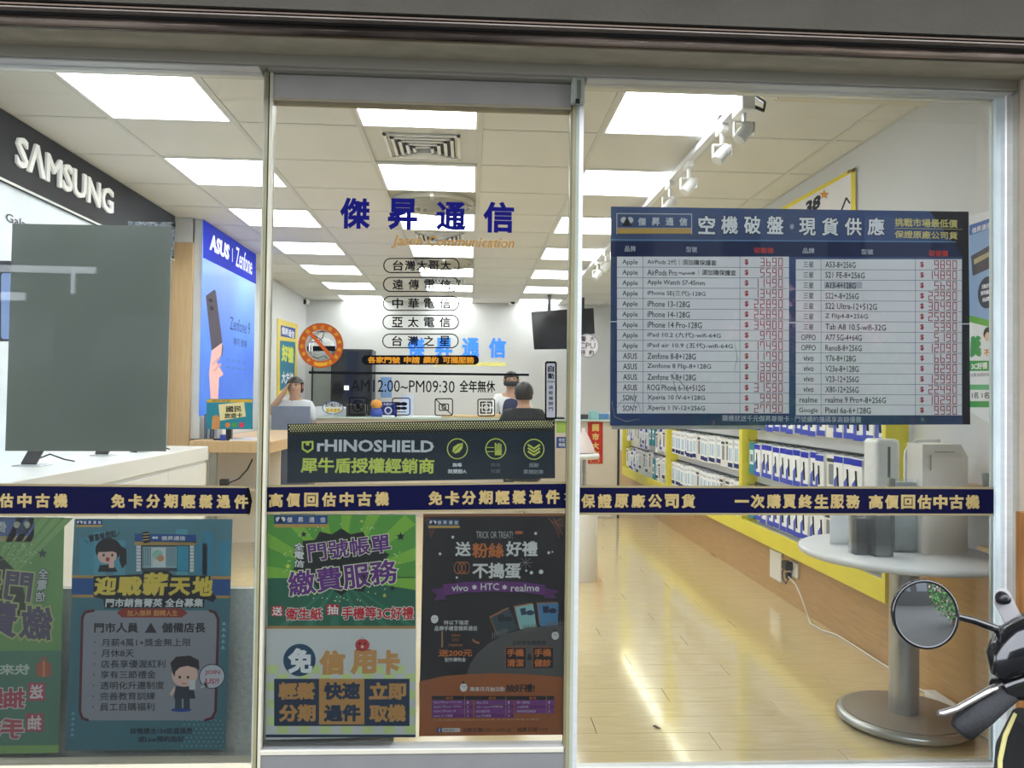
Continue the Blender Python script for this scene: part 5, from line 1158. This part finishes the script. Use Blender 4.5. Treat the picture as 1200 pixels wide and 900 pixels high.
mb = MB(); mb.prism([(xa_, yv, zt), (xb_, yv+.03, zt), (xb_, yv+.03, z1-.05), (xb_-.035, yv+.02, z1), (xa_, yv, z1)], (.012, .13, 0), M_pb); mb.build('box', t)
mb = MB(); mb.box(xa_+.03, xa_+.034, yv-.002, yv, z1-.10, z1-.04, K('a8a49a')); mb.box(xa_+.05, xa_+.13, yv+.0, yv+.003, z1-.03, z1-.027, K('a8a49a')); mb.build('handle_cutout', t)
# brochure holders
for i, (xa_p, xb_p, top, yv, c1, lab) in enumerate(((1003, 1022, 604, 2.97, '1c1d22', 'clear holder with black brochures at table front'), (1026, 1047, 594, 2.93, '7c8084', 'clear holder with grey folders, leaning on round table'), (1048, 1079, 561, 3.02, 'c4c6c4', 'clear tall holder with white leaflets on round table'))):
    xa_, xb_ = g(xa_p, 630, Y=yv).x, g(xb_p, 630, Y=yv).x; z1 = g(xa_p, top, Y=yv).z
    t = thing('brochure_holder', lab, 'holder', ((xa_+xb_)/2, yv, zt), 'clear brochure holders on the round table')
    mb = MB(); mb.box(xa_, xb_, yv, yv+.003, zt, z1, M_clear); mb.box(xa_, xa_+.003, yv, yv+.06, zt, z1, M_clear); mb.box(xb_-.003, xb_, yv, yv+.06, zt, z1, M_clear); mb.box(xa_, xb_, yv, yv+.06, zt, zt+.004, M_clear); mb.build('holder', t)
    bx('brochures', xa_+.005, xb_-.005, yv+.012, yv+.045, zt+.005, z1-.015, mat('brochure_c%d' % i, c1, .4), t)
t = tag(bx('price_card', g(973, 617, Y=3.2).x, g(1002, 617, Y=3.2).x, 3.2, 3.205, zt, g(990, 604, Y=3.2).z, M_white), 'white card standing on the round table before the packages', 'card')
c = Vector((g(1149, 570, Y=2.95).x, 2.95, 0)); z0, z1 = g(1149, 572, Y=2.95).z, g(1149, 554, Y=2.95).z
# wall ledge holding the grey cup
lg = struct(bx('trim_13', XR-.16, XR-.002, GY+.08, 3.18, z0-.03, z0, M_woodl))
bx('bracket', XR-.03, XR-.002, GY+.10, 2.85, .30, z0-.03, M_woodl, lg); bx('shelf_board', XR-.13, XR-.002, GY+.08, 2.9, .72, .735, M_woodl, lg)
t = tag(MB().lathe([(.001, z0), (.017, z0), (.022, z1), (.019, z1), (.015, z0+.004), (.001, z0+.004)], (XR-.075, 2.92, 0), mat('cup_grey', '7d8a90', .4), 24).build('cup'), 'small grey cup on narrow wood ledge by window frame', 'cup')

# ------------------------------------------------------------------ track lights
zr_ = CZ-.06; a = g(884, 122, Z=zr_); b = g(672, 330, Z=zr_)
XT = (a.x+b.x)/2; a = Vector((XT, a.y, zr_)); b = Vector((XT, min(b.y, YB-.4), zr_))
t = thing('light_track', 'long white lighting track running back along the ceiling', 'track', (XT, a.y, CZ)); bx('track', XT-.018, XT+.018, a.y, b.y, zr_-.002, zr_+.028, mat('track_white', 'eceef4', .35), t); bx('end_feed', XT-.028, XT+.028, a.y-.08, a.y+.06, zr_-.05, zr_+.03, M_white, t, .004)
for y_ in (a.y+.3, (a.y+b.y)/2, b.y-.2): bx('bracket', XT-.008, XT+.008, y_, y_+.04, zr_+.028, CZ, M_dark, t)
MB().tube([(XT+.02, a.y-.04, zr_-.02), (XT+.07, a.y-.06, zr_-.05), (XT+.09, a.y-.02, zr_+.0), (XT+.07, a.y+.04, zr_+.05)], .008, M_black, 6).build('cable', t)
spots = [((862, 130), 0), ((836, 162), 1), ((797, 204), 2), ((775, 222), 3), ((722, 284), 4), ((712, 294), 5), ((700, 305), 6), ((690, 314), 7)]
pp = None
nth = ['nearest', 'second', 'third', 'fourth', 'fifth', 'sixth', 'seventh', 'farthest']
for (px, py), i in spots:
    y_ = g(px+10, py-8, X=XT).y
    if pp is None:
        pp = t = thing('track_spotlight', '', 'spotlight', (XT, y_, zr_)); m = M_white
        bx('adapter', XT-.016, XT+.016, y_-.05, y_+.05, zr_-.035, zr_-.003, m, t, .003); mb = MB(); mb.box(XT-.006, XT+.006, y_-.014, y_+.014, zr_-.09, zr_-.035, m); mb.box(XT-.045, XT+.045, y_-.012, y_+.012, zr_-.094, zr_-.088, m); mb.box(XT-.045, XT-.041, y_-.012, y_+.012, zr_-.14, zr_-.09, m); mb.box(XT+.041, XT+.045, y_-.012, y_+.012, zr_-.14, zr_-.09, m); mb.build('yoke', t)
        def head(prof, mm, nm):
            mb = MB(); mb.lathe(prof, (0, 0, 0), mm, 24); rot = Matrix.Rotation(math.radians(38), 3, 'Y') @ Matrix.Rotation(math.radians(-8), 3, 'X')
            mb.v = [tuple((rot @ Vector(v))*.85+Vector((XT+.0, y_, zr_-.135))) for v in mb.v]; mb.build(nm, t)
        head([(.001, .06), (.03, .055), (.034, .02), (.036, -.045), (.032, -.05)], m, 'head'); head([(.031, -.048), (.020, -.03), (.001, -.03)], mat('lens_glow', 'fff2dc', .3, emit=1.5), 'lens')
    else: t = dup(pp, (0, y_-pp.location.y, 0))
    t['label'] = 'white adjustable spotlight on ceiling track, %s to the front glass' % nth[i] if i < 7 else 'white adjustable spotlight on ceiling track, farthest from the glass'; t['group'] = 'spotlights on the track'

# ------------------------------------------------------------------ people
def skinned(name, joints, edges, m, parent, root=0, sub=2):
    me = bpy.data.meshes.new(name); me.from_pydata([j[0] for j in joints], edges, []); me.update(); me.materials.append(m)
    o = bpy.data.objects.new(name, me); COL.objects.link(o); o.parent = parent; o.matrix_parent_inverse = Matrix.Translation(-parent.location)
    md = o.modifiers.new('skin', 'SKIN'); md.use_smooth_shade = True
    for i, j in enumerate(joints):
        r = j[1]; me.skin_vertices[0].data[i].radius = (r, r) if not isinstance(r, tuple) else r
    me.skin_vertices[0].data[root].use_root = True
    sb = o.modifiers.new('smooth', 'SUBSURF'); sb.levels = sub; sb.render_levels = sub
    return o
def person(label, P, facing, seat, arms, shirt, sleeve, pants, hairstyle, mask=False, vest=None):
    """seated figure; P = hip position, facing = +1 looks to -Y (the camera), -1 looks away"""
    t = thing('person', label, 'person', P); P = Vector(P); f = -facing
    def W(x, y, z): return P+Vector((x, y*f, z))
    hip, waist, chest, neck, hb, ht = W(0, 0, .03), W(0, .01, .17), W(0, .03, .36), W(0, .04, .50), W(0, .055, .58), W(0, .06, .66)
    J = [(hip, .13), (waist, .115), (chest, .13), (neck, .052), (hb, .068), (ht, .082), (W(0, .06, .725), .06)]
    E = [(0, 1), (1, 2), (2, 3), (3, 4), (4, 5), (5, 6)]
    for s_, (el, wr_, hd) in zip((-1, 1), arms):
        i = len(J); J += [(W(s_*.16, .03, .43), .058), (W(s_*el[0], el[1], el[2]), .042), (W(s_*wr_[0], wr_[1], wr_[2]), .030), (W(s_*hd[0], hd[1], hd[2]), (.038, .022))]; E += [(2, i), (i, i+1), (i+1, i+2), (i+2, i+3)]
        h = J[i+3][0]; dv = (h-J[i+2][0]).normalized(); sd = dv.cross(Vector((0, 0, 1))).normalized()
        for k in range(4):
            n_ = len(J); b0 = h+sd*(k-1.5)*.016+dv*.03; J += [(b0, .011), (b0+dv*(.03+.006*(1.5-abs(k-1.5))), .009), (b0+dv*(.052+.01*(1.5-abs(k-1.5)))+Vector((0, 0, -.012)), .007)]; E += [(i+3, n_), (n_, n_+1), (n_+1, n_+2)]
        n_ = len(J); J += [(h-sd*.034*s_*f, .011), (h-sd*.045*s_*f+dv*.03, .009)]; E += [(i+3, n_), (n_, n_+1)]
    for s_ in (-1, 1):
        i = len(J); J += [(W(s_*.10, .04, -.01), .085), (W(s_*.12, .40, .0), .062), (W(s_*.12, .42, -.40), .045), (W(s_*.12, .52, -.44), .035)]; E += [(0, i), (i, i+1), (i+1, i+2), (i+2, i+3)]
    skinned('body', J, E, M_skin, t, 0, 1)
    # clothing, a little larger than the body
    J2 = [(hip, .145), (waist, .135), (chest, .152), (W(0, .04, .50), .066)]; E2 = [(0, 1), (1, 2), (2, 3)]
    for s_, (el, wr_, hd) in zip((-1, 1), arms):
        i = len(J2); e = W(s_*el[0], el[1], el[2]); sh = W(s_*.165, .03, .43); w_ = W(s_*wr_[0], wr_[1], wr_[2]); J2 += [(sh, .074), (sh.lerp(e, .9), .056)]; E2 += [(2, i), (i, i+1)]
        if sleeve == 'long': J2 += [(w_, .04)]; E2 += [(i+1, i+2)]
    skinned('shirt', J2, E2, shirt, t, 0, 1)
    if vest: skinned('vest', [(hip, .155), (waist, .148), (chest, .165), (W(0, .035, .455), .085)], [(0, 1), (1, 2), (2, 3)], vest, t, 0, 1)
    J3 = [(W(0, 0, -.0), .15)]; E3 = []
    for s_ in (-1, 1): i = len(J3); J3 += [(W(s_*.10, .05, -.01), .098), (W(s_*.12, .40, .0), .075), (W(s_*.12, .42, -.36), .06)]; E3 += [(0, i), (i, i+1), (i+1, i+2)]
    skinned('trousers', J3, E3, pants, t, 0, 1)
    # hair cap
    mb = MB(); hc = W(0, .045, .665)
    for a_ in range(7):
        pass
    rings = []
    for k in range(9):
        ph_ = k*PI/2/8*1.35; z_ = math.cos(ph_); r_ = math.sin(ph_) or .01; ring = []
        for q in range(20):
            sq = math.sin(q*2*PI/20); zz = .10*z_
            if sq > .25: zz = max(zz, .03+.012*math.sin(q*3))
            elif sq < -.2 and k > 6: zz -= .03
            ring.append(hc+Vector((.094*r_*math.cos(q*2*PI/20), (.104*r_*sq-.012)*f, zz)))
        rings.append(ring)
    mb.loft(rings, M_hair); mb.build('hair', t)
    if facing > 0 or True:
        fc = MB()
        for s_ in (-1, 1): fc.lathe([(.001, -.004), (.009, -.002), (.009, .004)], W(s_*.03, .145, .665), M_black, 8, 'Y')
        fc.build('eyes', t); MB().tube([W(0, .14, .665), W(0, .158, .64), W(0, .145, .635)], [.007, .012, .008], M_skin, 8).build('nose', t)
        er = MB()
        for s_ in (-1, 1): er.tube([W(s_*.083, .055, .63), W(s_*.092, .05, .65), W(s_*.085, .055, .675)], [.008, .012, .009], M_skin, 8)
        er.build('ears', t)
        if mask: MB().tube([W(-.07, .10, .615), W(-.04, .148, .61), W(0, .165, .61), W(.04, .148, .61), W(.07, .10, .615)], .034, mat('face_mask_black', '1d1e22', .7), 10, 1.0).build('face_mask', t)
        else: bxm = MB(); bxm.tube([W(-.02, .142, .605), W(0, .148, .602), W(.02, .142, .605)], .005, mat('lips', 'b06a60', .5), 6); bxm.build('mouth', t)
    return t
M_tee = mat('black_tee', '16181c', .8, var=.1); M_navyv = mat('navy_vest', '20294c', .75, var=.1); M_ws = mat('white_shirt', 'e6e8ea', .7); M_jean = mat('dark_jeans', '232a38', .8); M_gsh = mat('grey_shirt', 'c9ced4', .75)
# staff behind the counter
c = g(599, 445, Y=9.7); person('staff member in navy vest and black mask behind the counter', (c.x, 9.7, c.z-.66), 1, .5, (((.24, .06, .20), (.16, .28, .14), (.13, .35, .13)), ((.24, .06, .20), (.14, .30, .14), (.10, .37, .13))), M_ws, 'long', M_jean, 'short', True, M_navyv)
c = g(614, 463, Y=7.85); ps_ = (c.x, 7.83, c.z-.63)
person('customer in black shirt seated at the counter, seen from behind', ps_, -1, .5, (((.26, .06, .20), (.20, .26, .22), (.17, .33, .23)), ((.27, .06, .20), (.20, .26, .22), (.16, .33, .23))), M_tee, 'short', M_jean, 'short')
def stool(P, label):
    t = thing('stool', label, 'stool', (P[0], P[1], 0), 'stools at the counter'); zs_ = P[2]-.155
    MB().lathe([(.001, zs_), (.17, zs_), (.18, zs_-.02), (.17, zs_-.05), (.001, zs_-.05)], (P[0], P[1], 0), M_black, 28).build('seat', t); MB().lathe([(.022, .02), (.022, zs_-.05)], (P[0], P[1], 0), M_chrome, 14).build('pole', t); MB().lathe([(.001, 0), (.19, 0), (.17, .015), (.03, .03), (.001, .03)], (P[0], P[1], 0), M_chrome, 28).build('base', t)
stool(ps_, 'round black stool under the seated customer'); stool((g(599, 445, Y=9.7).x, 9.7, g(599, 445, Y=9.7).z-.66), 'round black stool behind the counter under the staff member')
c = g(347, 452, Y=9.15); P3 = (c.x, 9.15, c.z-.66)
person('seated person in grey shirt resting one hand against their head', P3, 1, .5, (((.28, .14, .34), (.12, .12, .56), (.09, .11, .62)), ((.26, .10, .20), (.14, .30, .20), (.10, .36, .20))), M_gsh, 'short', M_jean, 'short')
stool(P3, 'round black stool under the person in grey')
pr_ = bx('desk_screen', g(318, 480, Y=8.2).x, g(363, 480, Y=8.2).x, 8.2, 8.23, 0, g(340, 476, Y=8.2).z, mat('blue_grey_screen', '77839a', .6, var=.08)); tag(pr_, 'blue grey low screen in front of the person in grey', 'screen')

# ------------------------------------------------------------------ scooter in front of the shop
sy_ = 1.30
sc = thing('scooter', 'black parked scooter handlebar with round mirror and silver lever', 'scooter', (g(1190, 790, Y=sy_).x, sy_, -.12))
M_gl = mat('scooter_gloss_black', '101012', .15, var=.05, coat=.8); M_rub = mat('grip_rubber', '121316', .75, bump=.15, bscale=160)
def gs(x, y_, dY=0): return g(x, y_, Y=sy_+dY)
# mirror
mc = gs(1084.5, 720); mr = (gs(1121.5, 720)-mc).length
nrm = Vector((-.10, -.98, .05)).normalized(); e1 = nrm.cross(Vector((0, 0, 1))).normalized(); e2 = e1.cross(nrm).normalized()
def disc(r, off, n=44, ky=1.05): return [mc+nrm*off+e1*r*math.cos(2*PI*k/n)+e2*r*ky*math.sin(2*PI*k/n) for k in range(n)]
mb = MB(); mb.loft([disc(mr*.2, -.03), disc(mr*.75, -.024), disc(mr, -.008), disc(mr*1.0, .002), disc(mr*.93, .003), disc(mr*.91, 0)], M_gl, cap=True); mb.build('mirror_housing', sc)
mb = MB(); RC = .38; mb.loft([disc(max(q, 1e-4), .0005+math.sqrt(RC*RC-q*q)-math.sqrt(RC*RC-(mr*.92)**2)) for q in [mr*.92*(1-k/10) for k in range(11)]], mat('mirror_glass', 'dfe3e3', .0, 1, var=0), cap=False); mb.build('mirror_glass', sc)
MB().tube([gs(1119, 722, .02), gs(1140, 727, .02), gs(1168, 737, .02), gs(1176, 741, .02)], [.006, .006, .0065, .008], M_gl, 12).build('mirror_stem', sc)
MB().tube([gs(1171, 736, .02), gs(1177, 750, .02), gs(1184, 768, .03), gs(1190, 785, .03)], [.010, .014, .014, .012], M_gl, 14).build('mirror_joint', sc)
MB().tube([gs(1124, 857), gs(1128, 853), gs(1150, 836), gs(1170, 818, .01), gs(1182, 808, .02)], [.016, .0215, .0215, .021, .021], M_rub, 20).build('grip', sc)
MB().tube([gs(1099.5, 836), gs(1104, 836), gs(1120, 831), gs(1140, 820), gs(1160, 808), gs(1176, 802, .02)], [.0055, .0075, .0065, .0065, .007, .008], mat('lever_silver', 'b8b2ac', .25, .9), 12, .8).build('brake_lever', sc)
mb = MB(); mb.tube([gs(1170, 793), gs(1176, 776), gs(1190, 762), gs(1215, 752, .02), gs(1260, 752, .05)], [.012, .032, .042, .05, .06], M_gl, 20); mb.tube([gs(1170, 808, .01), gs(1190, 800, .02), gs(1215, 790, .03), gs(1260, 780, .05)], [.018, .03, .04, .05], M_gl, 18); mb.build('handlebar_cowl', sc)
mb = MB(); mb.tube([gs(1208, 842, .1), gs(1200, 880, .12), gs(1204, 960, .14), gs(1230, 1080, .16)], [.03, .045, .06, .06], M_matt, 18); mb.build('front_fairing', sc)
mb = MB(); mb.tube([gs(1190, 836, .08), gs(1178, 862, .08), gs(1172, 890, .08), gs(1172, 930, .08)], [.003, .004, .004, .004], mat('yellow_trim', 'c9c07c', .35), 8); mb.build('trim_line', sc)
mb = MB(); q = [gs(1168, 694, .1), gs(1174, 689, .1), gs(1182, 692, .1), gs(1186, 700, .1), gs(1210, 748, .1), gs(1204, 770, .1), gs(1192, 757, .1), gs(1166, 706, .1)]; mb.prism(q, (0, .004, 0), mat('bracket_grey', 'b4b0b0', .4, .3)); mb.build('windscreen_bracket', sc)
c = gs(1175, 701, .095); MB().lathe([(.001, -.012), (.008, -.012), (.010, -.006), (.012, 0), (.012, .004)], c, M_black, 16, 'Y').build('bracket_knob', sc)
# lower body, out of frame
bc = gs(1260, 900, .15); mb = MB(); mb.tube([Vector((bc.x, bc.y, .75)), Vector((bc.x+.03, bc.y-.05, .45)), Vector((bc.x+.06, bc.y-.12, .2))], [.07, .12, .10], M_gl, 18); mb.build('leg_shield', sc)
wc = Vector((bc.x+.02, bc.y-.32, .10)); mb = MB(); rings = []
for k in range(32):
    a_ = 2*PI*k/32; ctr = wc+Vector((0, math.cos(a_)*.17, math.sin(a_)*.17)); rd = Vector((0, math.cos(a_), math.sin(a_))); rings.append([ctr+rd*.05*math.cos(2*PI*q/12)+Vector((1, 0, 0))*.05*math.sin(2*PI*q/12) for q in range(12)])
mb.loft(rings, M_matt, closed=True); mb.build('front_wheel', sc)
MB().tube([Vector((bc.x, bc.y, .6)), wc], .025, M_steel, 10).build('fork', sc)
# small brown leaf on the floor inside
c = g(769, 852, Z=.003); t = tag(MB().prism([c+Vector(v) for v in ((-.012, .01, 0), (.0, .016, 0), (.014, -.016, 0), (.006, -.014, 0))], (0, 0, .002), mat('dry_leaf', '5a4a34', .8)).build('dry_leaf'), 'tiny dry brown leaf on the floor behind the glass', 'leaf')
# tree behind the camera, seen only in the scooter mirror
tr = thing('street_tree', 'green flowering street bush on the pavement seen in the scooter mirror', 'bush', (3.4, -2.6, -.12))
MB().tube([(3.4, -2.6, -.12), (3.45, -2.6, .4), (3.4, -2.55, 1.0)], [.07, .06, .04], mat('bark', '5a4a38', .9), 10).build('trunk', tr)
mb = MB(); lf = [mat('leaf_green_a', '2f6428', .6), mat('leaf_green_b', '4a8436', .6), mat('leaf_pink', 'b88a8a', .6)]
for i in range(2200):
    a_, b_, r_ = random.uniform(0, 2*PI), random.uniform(-1, 1), random.uniform(.4, 1)**.5
    c = Vector((3.4+1.15*r_*math.cos(a_)*math.sqrt(1-b_*b_), -2.6+.9*r_*math.sin(a_)*math.sqrt(1-b_*b_), 1.25+1.2*r_*b_)); u = Vector((random.gauss(0, 1), random.gauss(0, 1), random.gauss(0, 1))).normalized()*.06; v = u.cross(Vector((random.gauss(0, 1), random.gauss(0, 1), random.gauss(0, 1)))).normalized()*.035
    mb.add([c-u, c+v, c+u, c-v], [(0, 1, 2, 3)], lf[0 if i % 3 else 1] if (i % 11 and b_ < .6) else lf[2])
o = mb.build('foliage', tr); o['kind'] = 'stuff'
